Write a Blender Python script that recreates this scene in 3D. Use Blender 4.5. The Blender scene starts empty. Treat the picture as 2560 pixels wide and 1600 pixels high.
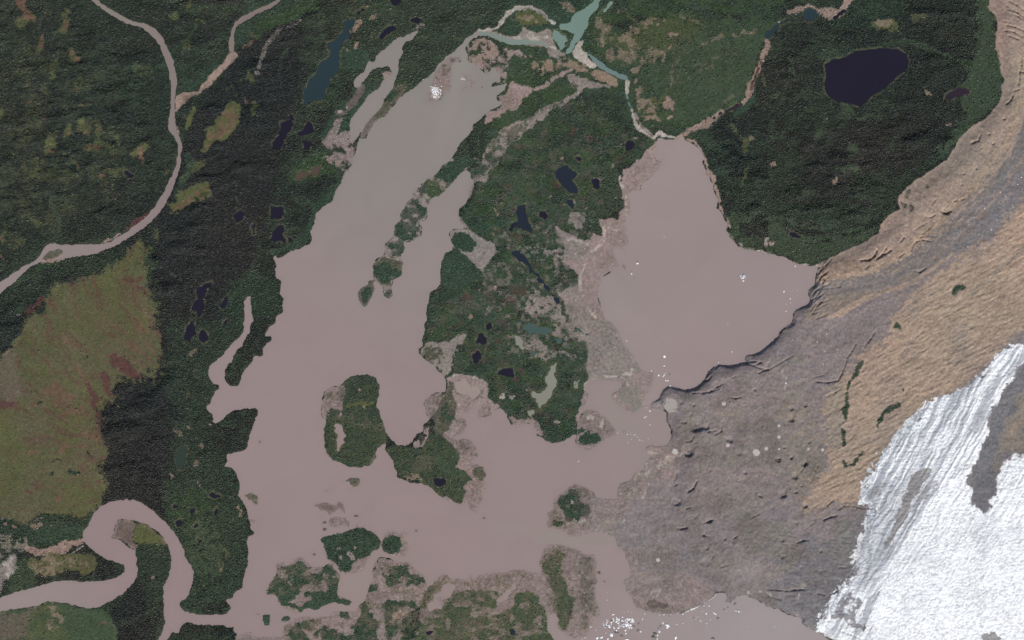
import bpy, bmesh, math, random
import numpy as np

# ------------------------------------------------------------------ camera, sky, sun, exposure
scene = bpy.context.scene
ROOT = scene.collection
MPP = 4.0                       # metres of ground per traced survey unit
ALT = 26000.0
cam_data = bpy.data.cameras.new("camera")
cam_data.sensor_width = 36.0
cam_data.lens = 36.0 * ALT / (2560 * MPP)
cam_data.clip_start = 50.0
cam_data.clip_end = 400000.0
cam = bpy.data.objects.new("camera", cam_data)
cam.location = (0, 0, ALT)
ROOT.objects.link(cam)
scene.camera = cam

SUN_EL, SUN_AZ = math.radians(40.0), math.radians(160.0)
world = bpy.data.worlds.new("World")
scene.world = world
world.use_nodes = True
wn = world.node_tree.nodes
wl = world.node_tree.links
wn.clear()
sky = wn.new("ShaderNodeTexSky")
sky.sky_type = 'NISHITA'
sky.sun_disc = False
sky.sun_elevation = SUN_EL
sky.sun_rotation = SUN_AZ
bg = wn.new("ShaderNodeBackground")
bg.inputs["Strength"].default_value = 0.10
wout = wn.new("ShaderNodeOutputWorld")
wl.new(sky.outputs[0], bg.inputs[0])
wl.new(bg.outputs[0], wout.inputs[0])
sun_data = bpy.data.lights.new("sun", 'SUN')
sun_data.energy = 4.3
sun_data.angle = math.radians(0.5)
sun_data.color = (1.0, 0.95, 0.88)
sun = bpy.data.objects.new("sun", sun_data)
sun.location = (0, 0, 3000)
sun.rotation_euler = (math.pi/2 - SUN_EL, 0, math.pi - SUN_AZ)
ROOT.objects.link(sun)
scene.view_settings.view_transform = 'Standard'
scene.view_settings.look = 'None'
scene.view_settings.exposure = 0.0
scene.view_settings.gamma = 1.0
scene.cycles.max_bounces = 4
scene.cycles.diffuse_bounces = 2

random.seed(7)
rng = np.random.default_rng(11)

# ------------------------------------------------------------------ survey grid and helpers
STEP = 2.0
X0, X1, Y0, Y1 = -320, 2880, -240, 1840
NX, NY = int((X1-X0)/STEP)+1, int((Y1-Y0)/STEP)+1
PX, PY = np.meshgrid(X0 + STEP*np.arange(NX), Y0 + STEP*np.arange(NY))
PX = PX.astype(np.float64); PY = PY.astype(np.float64)

def wx(px): return (px - 1280.0) * MPP
def wy(py): return (800.0 - py) * MPP

_TAB = rng.random((64, 256, 256)).astype(np.float32)
def vn(x, y, seed):
    t = _TAB[seed % 64]
    xi = np.floor(x); yi = np.floor(y)
    fx = x - xi; fy = y - yi
    fx = fx*fx*(3-2*fx); fy = fy*fy*(3-2*fy)
    xa = xi.astype(np.int64) & 255; ya = yi.astype(np.int64) & 255
    xb = (xa+1) & 255; yb = (ya+1) & 255
    return (t[ya, xa]*(1-fx)+t[ya, xb]*fx)*(1-fy) + (t[yb, xa]*(1-fx)+t[yb, xb]*fx)*fy

def fbm(x, y, octv, seed, gain=0.5):
    s = 0.0; a = 1.0; n = 0.0
    for o in range(octv):
        s = s + a*vn(x*2**o + 17.3*o, y*2**o + 9.1*o, seed+o)
        n += a; a *= gain
    return s/n

def sst(a, b, x):
    t = np.clip((x-a)/(b-a), 0, 1)
    return t*t*(3-2*t)

Z = 640.0/2419.0
def P(txt):
    """Outline text: segments 'cr x y x y ...' read off survey sheet column c, row r."""
    out = []
    for seg in txt.split(';'):
        t = seg.split()
        if not t: continue
        c, r = int(t[0][0]), int(t[0][1])
        v = [float(q) for q in t[1:]]
        assert len(v) % 2 == 0, seg[:60]
        pts = [(640*c + v[i]*Z, 400*r + v[i+1]*Z) for i in range(0, len(v), 2)]
        out += pts
    return out

def raster(poly):
    """Even-odd fill of an outline on the survey grid -> (slice rows, slice cols, mask)."""
    p = np.array(poly)
    gx = (p[:, 0]-X0)/STEP; gy = (p[:, 1]-Y0)/STEP
    r0, r1 = max(0, int(gy.min())), min(NY-1, int(gy.max())+1)
    m = np.zeros((NY, NX), bool)
    ax, ay = gx, gy
    bx, by = np.roll(gx, -1), np.roll(gy, -1)
    cols = np.arange(NX)
    for r in range(r0, r1+1):
        yy = r + 1e-4
        hit = (ay > yy) != (by > yy)
        if not hit.any(): continue
        xs = np.sort(ax[hit] + (yy-ay[hit])/(by[hit]-ay[hit])*(bx[hit]-ax[hit]))
        for k in range(0, len(xs)-1, 2):
            i0 = max(0, int(math.ceil(xs[k]))); i1 = min(NX-1, int(math.floor(xs[k+1])))
            if i1 >= i0: m[r, i0:i1+1] = True
    return m

def blur(a, r):
    a = a.astype(np.float32)
    r = int(r)
    if r < 1: return a
    for _ in range(2):
        for ax in (0, 1):
            pad = [(0, 0), (0, 0)]; pad[ax] = (r+1, r)
            c = np.cumsum(np.pad(a, pad, mode='edge'), axis=ax, dtype=np.float64)
            n = a.shape[ax]
            if ax == 0: a = (c[2*r+1:2*r+1+n]-c[:n])/(2*r+1)
            else: a = (c[:, 2*r+1:2*r+1+n]-c[:, :n])/(2*r+1)
    return a.astype(np.float32)

def dist_to(mask, R):
    """Distance (grid cells) of every node to the nearest True node, up to about R."""
    idx = np.arange(NX)[None, :]
    big = 10**6
    l = np.maximum.accumulate(np.where(mask, idx, -big), axis=1)
    r = np.minimum.accumulate(np.where(mask, idx, big)[:, ::-1], axis=1)[:, ::-1]
    h = np.minimum(np.minimum(idx-l, r-idx), 4*R).astype(np.float32)**2
    d = h.copy()
    for k in range(1, R+1):
        d[k:] = np.minimum(d[k:], h[:-k]+k*k)
        d[:-k] = np.minimum(d[:-k], h[k:]+k*k)
    return np.minimum(np.sqrt(d), R)

def lin(r, g, b):
    f = lambda c: (c/255/12.92 if c <= 10 else ((c/255+0.055)/1.055)**2.4)
    return np.array([f(r), f(g), f(b)])
# ------------------------------------------------------------------ water outlines (traced)
WATER = []          # (object name, outline, colour key, label)
MAIN_LAKE = P("""10 2100 295 1990 350 1930 430 1880 490 1800 535 1740 590 1700 640 1650 700 1580 760 1510 820 1420 880 1390 900 1330 960 1280 1020 1230 1090 1160 1130 1110 1170 1070 1240 1040 1310 970 1310 965 1360 950 1430 920 1512;
11 900 60 870 110 830 150 800 220 750 290 730 380 690 415 640 430 610 470 570 500 560 560 530 640 510 690 540 740 520 790 440 820 370 850 300 880 240 925 210 930 180 900 165 890 175 950 190 1000 180 1060 190 1120 240 1140 240 1180 225 1270 260 1310 250 1400 262 1440 200 1460 185 1500;
12 180 20 130 60 90 110 80 160 150 145 155 190 110 220 60 270 70 345 30 350 0 340;
02 2400 345 2370 400 2320 460 2280 530 2270 590 2240 620 2190 620 2140 590 2120 540 2115 490 2150 430 2190 400 2210 340 2240 290 2290 250 2310 190 2340 150 2370 110 2360 60 2390 0;
01 2390 1500 2370 1400 2370 1310 2380 1285 2330 1275 2310 1340 2310 1400 2310 1512;
02 2290 30 2310 60 2290 120 2260 170 2180 240 2130 300 2100 340 2040 390 1980 430 1965 470 1970 530 2000 590 2020 610 2070 620 2080 650 2030 660 2020 710 1980 780 1955 810 1960 850 2000 890 2020 940 2010 980 2070 970 2120 920 2180 870 2240 850 2310 845 2419 835;
12 8 850 8 920; 02 2419 920 2390 990 2370 1060 2345 1140 2335 1200 2280 1245 2140 1260 2130 1290 2140 1340 2120 1385 2200 1400 2230 1440 2240 1500;
03 2250 0 2265 60 2255 150 2290 200 2320 250 2340 320 2355 400 2370 460 2400 490 2390 510 2340 540 2325 600 2345 650 2340 830 2310 870 2300 940 2300 970 2280 1030 2220 1070 2190 1120 2110 1130 2150 1170 2180 1210 2140 1260 2060 1270 2060 1370 2100 1370 2140 1400 2200 1380 2210 1430 2260 1470 2300 1440 2380 1440;
13 0 1490 60 1490 170 1480 260 1490 250 1430 270 1380 350 1310 480 1290 600 1300 690 1280 720 1240 860 1240 930 1240 970 1190 1030 1150 1040 1100 1050 1060 1080 1000 1110 930 1100 880 1110 830 1130 770 1180 725 1250 735 1310 760 1340 775 1450 780 1510 850 1590 910 1600 960 1620 1010 1680 980 1710 930 1770 885 1810 900 1820 945 1900 930 1990 940 2040 880 2060 940 2130 890 2200 880 2330 870 2419 860;
23 0 850 100 845 180 870 260 880 280 850 250 810 260 770 270 710 300 660 350 610 440 610 560 640 640 660 690 710 770 710 800 760 790 860 800 950 785 1040 790 1130 820 1170 830 1270 810 1300 770 1290 770 1330 740 1420 700 1480 640 1500 560 1500 480 1440 420 1390 435 1310 410 1265 360 1270 335 1330 330 1420 380 1490 420 1560 400 2200;
33 1300 2200 900 1700 600 1520 540 1480 470 1440 380 1395 325 1350 320 1310 270 1285 170 1260 100 1220 0 1195;
23 2419 1195 2330 1140 2260 1110 2200 1075 2080 1150 2010 1160 2030 1080 2000 1060 1930 1060 1850 1150 1780 1190 1690 1230 1600 1255 1400 1265 1270 1240 1180 1200 1140 1170 1130 1110 1080 1060 1080 1000 1030 970 1130 900 1120 860 1100 790 1080 740 1070 680 1010 660 990 590 960 520 900 530 850 490 780 490 700 510 590 535 530 530 490 490 400 470 330 450 340 310 390 270 385 220 400 180 460 130 530 70 600 35 650 50 740 90 790 150 870 180 990 190 1000 150 1000 80 1020 30;
22 1120 1512 1150 1450 1230 1420 1260 1370 1270 1310 1300 1260 1250 1220 1290 1190 1440 1190 1480 1160 1510 1100 1510 1050 1490 1000 1460 950 1470 920 1470 870 1440 845 1380 850 1310 850 1320 790 1330 760 1270 740 1220 780 1220 850 1160 880 1060 840 1000 800 960 760 920 700 960 690 1030 650 1040 600 1000 570 860 580 760 560 690 610 690 680 720 700 680 800 650 880 700 850 790 850 880 920 940 980 980 1040 980 1090 900 1120 840 1160 780 1215 700 1225 620 1190 590 1150 610 1100 590 1080 540 1110 480 1150 400 1165 320 1145 280 1100 240 1090 210 1020 170 975 60 990 0 985;
12 2419 985 2400 980 2380 920 2350 870 2310 820 2230 860 2240 910 2160 890 2100 930 2110 850 2150 790 2130 780 2100 820 2040 830 2000 870 1900 870 1910 920 1980 940 1990 1000 1950 1080 1850 1110 1900 1130 1960 1120 2030 1140 2080 1220 2100 1290 2020 1330 2060 1360 2090 1355 2150 1400 2185 1470 2150 1510;
13 2150 0 2170 40 2165 100 2140 140 2165 190 2110 240 2090 270 2080 310 2030 280 2000 220 1950 210 1935 270 1920 240 1860 215 1780 180 1700 120 1620 60 1560 30 1480 25 1400 0;
12 1400 1512 1330 1480 1340 1450 1320 1420 1290 1330 1220 1220 1240 1160 1180 1190 1130 1230 1140 1300 1080 1380 980 1385 880 1395 790 1345 720 1320 665 1260 650 1150 640 1020 665 980 660 940 615 910 620 800 640 700 690 640 800 620 850 560 890 530 990 515 1080 525 1140 560 1165 620 1155 740 1130 800 1150 830 1190 950 1230 1050 1250 1110 1310 1150 1330 1190 1430 1180 1480 1140 1510 1080 1570 1050 1580 990 1640 950 1610 880 1600 830 1580 785 1620 740 1660 700 1700 695 1790 690 1800 650 1800 570 1780 540 1740 490 1680 430 1610 380 1550 330 1530 290 1580 240 1560 200 1585 160 1590 60;
11 1615 1512 1610 1450 1620 1400 1640 1300 1650 1250 1720 1200 1745 1170 1740 1100 1745 1040 1750 990 1770 930 1790 875 1860 850 1860 820 1840 770 1820 710 1850 650 1900 655 1960 660 1970 630 1930 590 1905 530 1920 450 1980 410 2010 340 2020 260 2050 240 2060 190 2030 180 2030 130 1990 90 1930 130 1890 170 1840 230 1790 290 1740 330 1650 370 1620 430 1615 540 1590 570 1540 590 1565 660 1555 720 1500 740 1470 775 1400 770 1390 790 1400 830 1390 880 1370 890 1385 960 1380 1060 1380 1090 1340 1110 1290 1130 1280 1190 1285 1290 1250 1305 1205 1280 1200 1200 1150 1160 1110 1120 1105 1050 1105 990 1150 930 1220 890 1215 830 1240 770 1280 750 1300 740 1300 700 1315 620 1370 560 1365 490 1400 470 1410 430 1470 360 1500 300 1560 240 1610 180 1690 140 1740 80 1830 10;
10 1850 1512 1900 1420 1940 1350 1980 1290 2020 1260 2040 1230 2050 1180 2080 1160 2140 1110 2170 1070 2210 1040 2290 1010 2340 970 2270 960 2280 900 2350 860 2370 790 2230 820 2230 790 2310 740 2280 680 2240 640 2180 700 2100 640 2060 600 2010 570 2010 510 1985 480 1985 450 2030 390 2100 340""")
WATER.append(("lake", MAIN_LAKE, "silt", "large silty grey-pink lake winding among the brushy islands"))
WATER.append(("lake", P("""20 1370 1290 1480 1320 1620 1310 1690 1340 1760 1400 1790 1450 1820 1512;
21 1800 0 1820 80 1840 130 1870 180 1900 240 1920 320 1950 380 1930 440 1960 480 2000 550 2040 620 2030 660 2050 710 2100 770 2150 820 2250 850 2419 890;
31 0 890 90 900 200 940 280 980 400 1005 470 1005 460 1080 440 1190 390 1225 385 1260 400 1330 370 1370 290 1400 250 1420 235 1480 235 1512; 32 230 30 130 100 80 170 20 220 0 235;
22 2410 240 2330 310 2220 335 2200 365 2240 395 2200 405 2050 430 1950 420 1880 470 1800 580 1740 640 1640 660 1540 635 1490 615 1420 660 1390 740 1320 790 1230 800 1230 780 1270 720 1310 640 1330 570 1345 500 1250 490 1200 430 1130 320 1060 220 990 90 940 30 900 0;
21 880 1512 850 1400 820 1320 815 1200 850 1110 930 1060 960 1030 1010 1000 970 930 960 850 1000 830 1070 860 1100 770 1075 650 1080 560 1110 530 1110 450 1115 370 1090 330 1130 290 1210 290 1230 220 1330 150 1400 50 1440 0; 20 1350 1512 1350 1430 1370 1330"""),
  "silt_east", "silty pink lake against the glacier front with a few icebergs adrift"))
WATER.append(("lake", P("""10 1540 285 1480 370 1400 410 1370 450 1400 480 1370 520 1350 560 1350 640 1330 700 1310 790 1300 830 1250 890 1200 980 1150 1060 1080 1110 1040 1170 1000 1240 960 1290 930 1340 900 1310 890 1220 880 1170 910 1100 970 1030 1010 980 1060 910 1120 860 1170 820 1200 760 1240 720 1290 690 1260 650 1260 630 1200 640 1160 640 1110 650 1050 720 1010 780 960 830 920 820 920 760 970 710 1020 680 1040 610 1070 570 1130 600 1130 540 1180 480 1250 440 1330 360 1400 340 1470 310"""),
  "silt", "narrow forked silty lake beside the forested spit at the north-west"))
WATER.append(("river", P("""00 500 -400 720 -160 860 0 950 70 1000 110 1050 150 1150 200 1240 235 1320 250 1370 290 1440 350 1500 410 1540 500 1580 610 1605 700 1615 800 1615 1000 1590 1150 1590 1220 1640 1280 1680 1350 1670 1512;
01 1665 50 1640 120 1600 190 1560 270 1520 350 1470 420 1400 520 1330 570 1250 640 1150 710 1050 770 940 800 700 800 560 795 450 790 410 850 350 930 290 970 170 1040 80 1100 0 1150 -300 1320 -800 1560 -800 1760 -300 1450 0 1260 60 1210 170 1130 280 1020 350 980 400 955 500 945 600 930 840 900 1000 850 1110 800 1260 710 1380 630 1480 530 1560 430 1620 310 1660 200 1690 120 1710 0;
00 1705 1512 1730 1370 1690 1270 1660 1200 1650 1050 1655 900 1680 800 1665 700 1640 580 1590 470 1540 350 1480 280 1410 240 1300 210 1200 180 1080 110 990 50 920 0 800 -160 620 -400"""),
  "river", "grey silty river curving through the dark forest in the west"))
WATER.append(("river", P("""03 -800 1240 -300 1160 0 1110 160 1060 400 990 520 955 660 945 800 960 950 950 1060 930 1140 905 1180 860 1170 810 1130 780 1060 765 1000 740 930 700 860 650 810 600 790 570 780 510 840 410 870 340 930 260 1050 200 1200 180 1290 190 1400 260 1500 340 1600 440 1700 560 1730 640 1750 740 1800 800 1830 870 1820 970 1790 1060 1770 1110 1710 1150 1700 1200 1740 1240 1800 1250 1870 1275 2060 1270 2060 1370 1880 1370 1740 1345 1710 1400 1690 1450 1620 1440 1590 1512 1540 1700 1440 2200 1200 2200 1380 1700 1490 1512 1530 1430 1560 1340 1545 1270 1550 1200 1540 1100 1550 1010 1590 920 1615 830 1610 700 1580 610 1550 560 1490 490 1400 430 1300 395 1230 380 1110 370 1090 450 1065 510 1030 540 1110 560 1160 590 1230 640 1280 670 1290 790 1305 860 1270 960 1180 1060 1080 1130 960 1190 850 1215 740 1200 600 1160 460 1140 340 1190 190 1210 0 1240 -300 1290 -800 1380"""),
  "silt", "broad looping river bend of pink silty water in the south-west"))
WATER.append(("stream", P("""00 2210 490 2215 400 2210 310 2240 240 2320 190 2419 130; 10 110 90 220 20 300 -100 500 -400 420 -400 260 -100 190 0 130 40 0 90; 00 2290 160 2230 210 2190 290 2170 370 2165 500"""),
  "river", "thin grey stream running down into the pink gravel bed"))
WATER.append(("pond", P("""10 830 200 950 185 940 240 890 280 890 340 850 380 830 450 790 480 780 620 770 690 720 740 680 800 660 850 640 900 600 950 530 960 480 1000 440 980 445 900 480 830 500 770 550 700 580 640 640 580 700 550 710 480 680 450 690 400 770 390 790 320 850 250"""),
  "blue", "long slate-blue pond in the dark north-western forest"))
WATER.append(("lake", P("""20 830 0 810 80 770 120 720 190 720 240 690 300 650 360 600 420 570 490 520 520 490 510 540 440 560 390 600 320 530 310 520 290 450 280 430 250 470 220 550 210 570 150 620 110 700 70 760 20 790 -50 860 -300 960 -700 1010 -700 890 -200"""),
  "turq", "milky turquoise lake at the top edge feeding the braided channels"))
WATER.append(("pond", P("20 920 30 950 20 900 90 830 120 850 80"), "turq", "small milky inlet beside the turquoise lake"))
WATER.append(("pond", P("20 390 290 430 280 520 340 525 410 490 460 450 480 430 400 390 380"), "turq", "milky turquoise pool just south-west of the turquoise lake"))
WATER.append(("stream", P("10 2105 298 2200 305 2300 340 2400 365; 20 0 375 100 372 280 392 350 430 345 445 250 412 100 418 0 422; 10 2340 402 2250 355 2180 335 2110 335"), "turq2", "pale turquoise channel between bright sand banks"))
WATER.append(("pond", P("20 350 450 380 520 450 560 420 580 340 520"), "turq", "little milky pool below the braided sand bars"))
WATER.append(("stream", P("20 700 490 760 530 850 590 900 640 1000 690 1080 720 1105 760 1060 752 1000 735 900 680 800 622 780 590 720 530"), "teal2", "grey-teal stream slanting south-east past the tan bank"))
WATER.append(("stream", P("20 1085 860 1110 980 1140 1040 1122 1042 1090 950 1075 880"), "teal2", "short grey-teal reach below the white gravel bar"))
WATER.append(("lake", P("""30 530 610 620 560 700 550 770 520 820 480 950 470 1060 450 1230 460 1300 510 1325 560 1325 620 1310 660 1240 710 1190 760 1080 860 980 910 940 960 880 1010 830 1000 780 980 650 960 580 910 540 860 530 800 550 700"""),
  "dark", "big dark navy lake alone in the north-eastern forest"))
PONDS = [  # outline, colour, label
 ("10 230 1160 300 1140 350 1180 300 1250 270 1340 230 1410 180 1400 160 1350 220 1260","dark","long dark pond south of the slate-blue pond"),
 ("10 390 1270 440 1220 480 1160 510 1150 550 1220 480 1270 420 1290","dark","triangular dark pond in the north-western forest"),
 ("10 440 1340 490 1315 525 1350 510 1410 460 1420","dark","round dark pond below the triangular one"),
 ("10 300 1090 340 1080 370 1120 330 1140","dark","tiny dark pool north of the long dark pond"),
 ("10 1150 350 1230 260 1270 220 1320 260 1270 310 1200 370","dark","dark pond north of the narrow forked lake"),
 ("10 1250 -30 1370 -40 1350 40 1280 50","dark","dark pond cut by the top edge"),
 ("10 1460 180 1500 150 1570 180 1540 220 1470 220","dark","small dark pond in the green scrub at the top"),
 ("10 930 110 1010 80 1030 100 960 140","dark","thin dark pool above the slate-blue pond"),
 ("01 1860 1210 1930 1180 1990 1140 2010 1150 1950 1230 1920 1300 1920 1400 1890 1480 1860 1480 1850 1430 1800 1430 1850 1330","dark","crooked navy pond in the forest east of the meadow"),
 ("01 2070 1400 2110 1330 2150 1270 2130 1380 2110 1420","dark","slender dark pond beside the crooked navy pond"),
 ("01 2210 510 2270 470 2330 500 2300 560 2240 590","dark","dark pond in the middle of the dense forest"),
 ("01 2370 640 2400 600 2419 590 2419 700 2380 700","dark","dim pond ringed by pale grass"),
 ("01 1170 100 1240 120 1270 140 1240 170 1170 130","dark","dark pool among the western bog clearings"),
 ("11 150 430 250 430 260 500 230 550 150 560","dark","square dark pond near the lake's western shore"),
 ("11 190 630 230 590 270 620 250 700 270 770 180 770 140 750","dark","ragged dark pond just below the square one"),
 ("11 290 720 330 730 320 800 290 780","dark","small dark pond by the western lake shore"),
 ("11 370 130 430 125 520 100 560 50 600 45 615 90 570 140 480 155 410 190 380 190","brown","brown boggy pond beside the lake's western shore"),
 ("02 1760 80 1830 0 1850 60 1840 120 1790 180 1720 200 1750 130","dark","navy pond by the narrow western arm of the lake"),
 ("02 1880 110 1930 90 1990 150 1970 200 1920 210 1890 170","dark","rounded navy pond nearest the lake's narrow arm"),
 ("02 2120 0 2150 -20 2150 40 2120 50","dark","tiny dark pool above the narrow arm"),
 ("02 1840 480 1860 470 1870 540 1855 540","dark","sliver of dark water west of the narrow arm's mouth"),
 ("02 1760 710 1790 740 1775 770","dark","speck of dark water in the western shore forest"),
 ("02 1660 1240 1710 1190 1760 1190 1750 1290 1740 1400 1700 1420 1670 1340","green","murky green pond in the western shore forest"),
 ("03 1960 140 2010 120 2080 150 2030 180","dark","dark pond highest of those east of the river loop"),
 ("03 1640 240 1690 240 1690 275 1650 275","dark","small dark pool nearest the top of the river loop"),
 ("03 1780 270 1840 260 1840 310 1800 350","dark","dark kite-shaped pool east of the river loop"),
 ("03 2020 300 2060 260 2080 300 2040 330","dark","dark pool between river loop and lake"),
 ("03 1650 390 1700 350 1710 410 1670 440","dark","dark pool close to the outer bank of the river loop"),
 ("03 1840 400 1880 370 1880 430 1840 460","dark","narrow dark pool in the marsh east of the loop"),
 ("03 1860 560 1910 560 1890 600","dark","tiny triangular pool in the marsh east of the loop"),
 ("03 2060 530 2085 540 2080 590 2060 580","dark","thin upright pool in the marsh"),
 ("03 2010 620 2030 620 2030 650","dark","speck of a pool in the marsh"),
 ("03 2120 660 2150 700 2165 745 2150 740","dark","slanting thread of water in the marsh"),
 ("21 470 60 520 40 560 90 620 130 570 190 600 260 630 310 520 320 480 270 420 190 410 120","blue2","branching deep-blue pond in the green scrub between the lakes"),
 ("21 770 190 830 200 840 260 800 290 770 240","dark","small dark pond east of the branching blue pond"),
 ("21 510 390 590 380 585 470 540 450","blue2","pool below the branching blue pond"),
 ("21 60 430 130 420 130 490 160 570 190 640 180 700 130 670 40 640 0 660 -30 660 -30 590 0 590 40 570 30 510","blue2","ragged deep-blue pond in the scrub"),
 ("21 240 460 300 490 350 530 330 560 270 520","dark","slanting dark pool beside the ragged pond"),
 ("21 0 880 60 860 110 900 160 960 220 1040 270 1110 330 1170 400 1260 450 1320 480 1370 430 1350 370 1280 300 1210 220 1110 170 1050 150 1000 60 950 0 920 -20 900","blue2","long thin dark pond slanting through the scrub"),
 ("20 1060 1390 1080 1330 1130 1320 1140 1370 1110 1430 1070 1420","dark","dark pond north-west of the eastern lake"),
 ("20 590 1470 640 1460 670 1500 620 1512","dark","dark pool in the scrub"),
 ("20 710 1490 760 1475 780 1510 740 1512","dark","small dark scrub pool beside another"),
 ("22 60 50 150 40 250 60 330 70 380 120 340 150 240 130 170 150","teal","long teal pond in the scrub"),
 ("22 590 60 640 70 720 150 660 150 600 110","teal","bright teal pond beside the pale sand"),
 ("22 400 160 480 170 500 220 580 260 540 280 470 230 420 210","teal","slanting teal pond between the two other teal ponds"),
 ("22 0 150 60 150 100 200 110 250 150 270 130 295 80 270 40 220","pale","pale grey-green pond in the scrub"),
 ("22 160 300 240 300 240 350 190 360","teal","dull teal pool in the scrub"),
 ("22 430 405 410 460 410 550 425 590 405 650 370 740 320 780 260 830 230 770 190 710 190 670 260 680 330 650 340 620 315 590 320 530 340 480 380 430","pale","pale boot-shaped pond in the dark green scrub"),
 ("22 80 850 130 840 230 850 200 900 180 930 140 890","pale","small pale pond below the boot-shaped one"),
 ("12 2080 180 2130 120 2180 180 2170 230 2090 220","dark","slate pond in the central scrub"),
 ("12 2160 50 2220 40 2240 100 2180 110","dark","upper slate pond in the central scrub"),
 ("12 2280 460 2419 450 2440 540 2300 520","dark","slate pond at the edge of the central scrub"),
 ("12 2030 330 2090 300 2130 370 2060 400","dark","purplish pond in the central scrub"),
 ("13 1740 1060 1770 1000 1840 970 1900 985 1900 1040 1850 1090 1800 1130 1760 1120","silt","oval silty pond near the southern shore"),
 ("13 1630 1170 1680 1160 1680 1090 1720 1090 1720 1140 1760 1160 1750 1210 1640 1240","silt","jagged silty pond below the oval one"),
 ("13 2270 1130 2340 1060 2419 1010; 23 0 980 40 990 45 1020 0 1060; 13 2340 1150 2290 1160","silt","tongue-shaped silty pond near the bottom"),
 ("13 1590 1430 1670 1410 1680 1440 1620 1460","dark","dark pool in the southern scrub"),
 ("12 1690 1495 1800 1490; 13 1800 20 1790 40 1720 60 1690 20","dark","dark pool on the large southern point"),
 ("12 740 1000 830 990 845 1080 840 1170 800 1190 790 1250 775 1250 780 1150 765 1050","silt","slot of silty water inside the big brushy island"),
 ("12 790 850 815 850 825 940 810 940","silt","thin silty slot near the top of the big island"),
 ("12 1860 580 1940 560 2010 590 2020 640 2100 620 2130 680 2100 730 2050 760 1960 690 1900 680 1860 640","silt_pale","pale silty pool behind the brushy isthmus"),
 ("30 0 280 110 210 100 290 30 340 0 400; 20 2380 400 2395 270","blue","steel-blue pool on the north-eastern creek"),
 ("30 330 120 400 90 470 100 470 170 390 210 330 190","blue","round steel-blue pool at the top of the creek"),
 ("30 110 240 150 190 250 165 330 175 330 200 200 203","blue","thin blue pool linking the creek pools"),
 ("30 600 170 700 80 750 80 740 110 650 180","dark","dark pool at the head of the creek"),
 ("30 1660 940 1680 900 1750 860 1820 840 1890 840 1910 870 1850 900 1760 930","dark2","small purple-dark oval pond near the moraine"),
 ("31 200 670 240 680 300 720 290 740 230 710","dark","thin dark pool in the eastern forest"),
 ("20 2290 700 2310 700 2280 830 2255 840","dark2","dark reach of the creek"),
 ("20 2150 990 2050 1050 1900 1135 1890 1120 2000 1040 2100 990","dark2","dark lower reach of the creek"),
 ("03 2085 760 2100 780 2105 850 2085 850","brown","brown peaty slot in the marsh"),
 ("00 2205 840 2250 850 2240 910 2215 900","dark","dim pool beside the western stream"),
 ("11 2400 600 2419 580 2430 590 2419 690 2390 660","dark","dark pool at the edge of the scrub"),
 ("21 930 270 965 290 970 320 945 310","brown","brown slip of water in the scrub"),
 ("23 -20 1410 10 1400 40 1430 20 1470 -20 1470","blue2","slate pool at the southern scrub"),
]
for t, c, l in PONDS:
    WATER.append(("pond", P(t), c, l))

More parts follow.
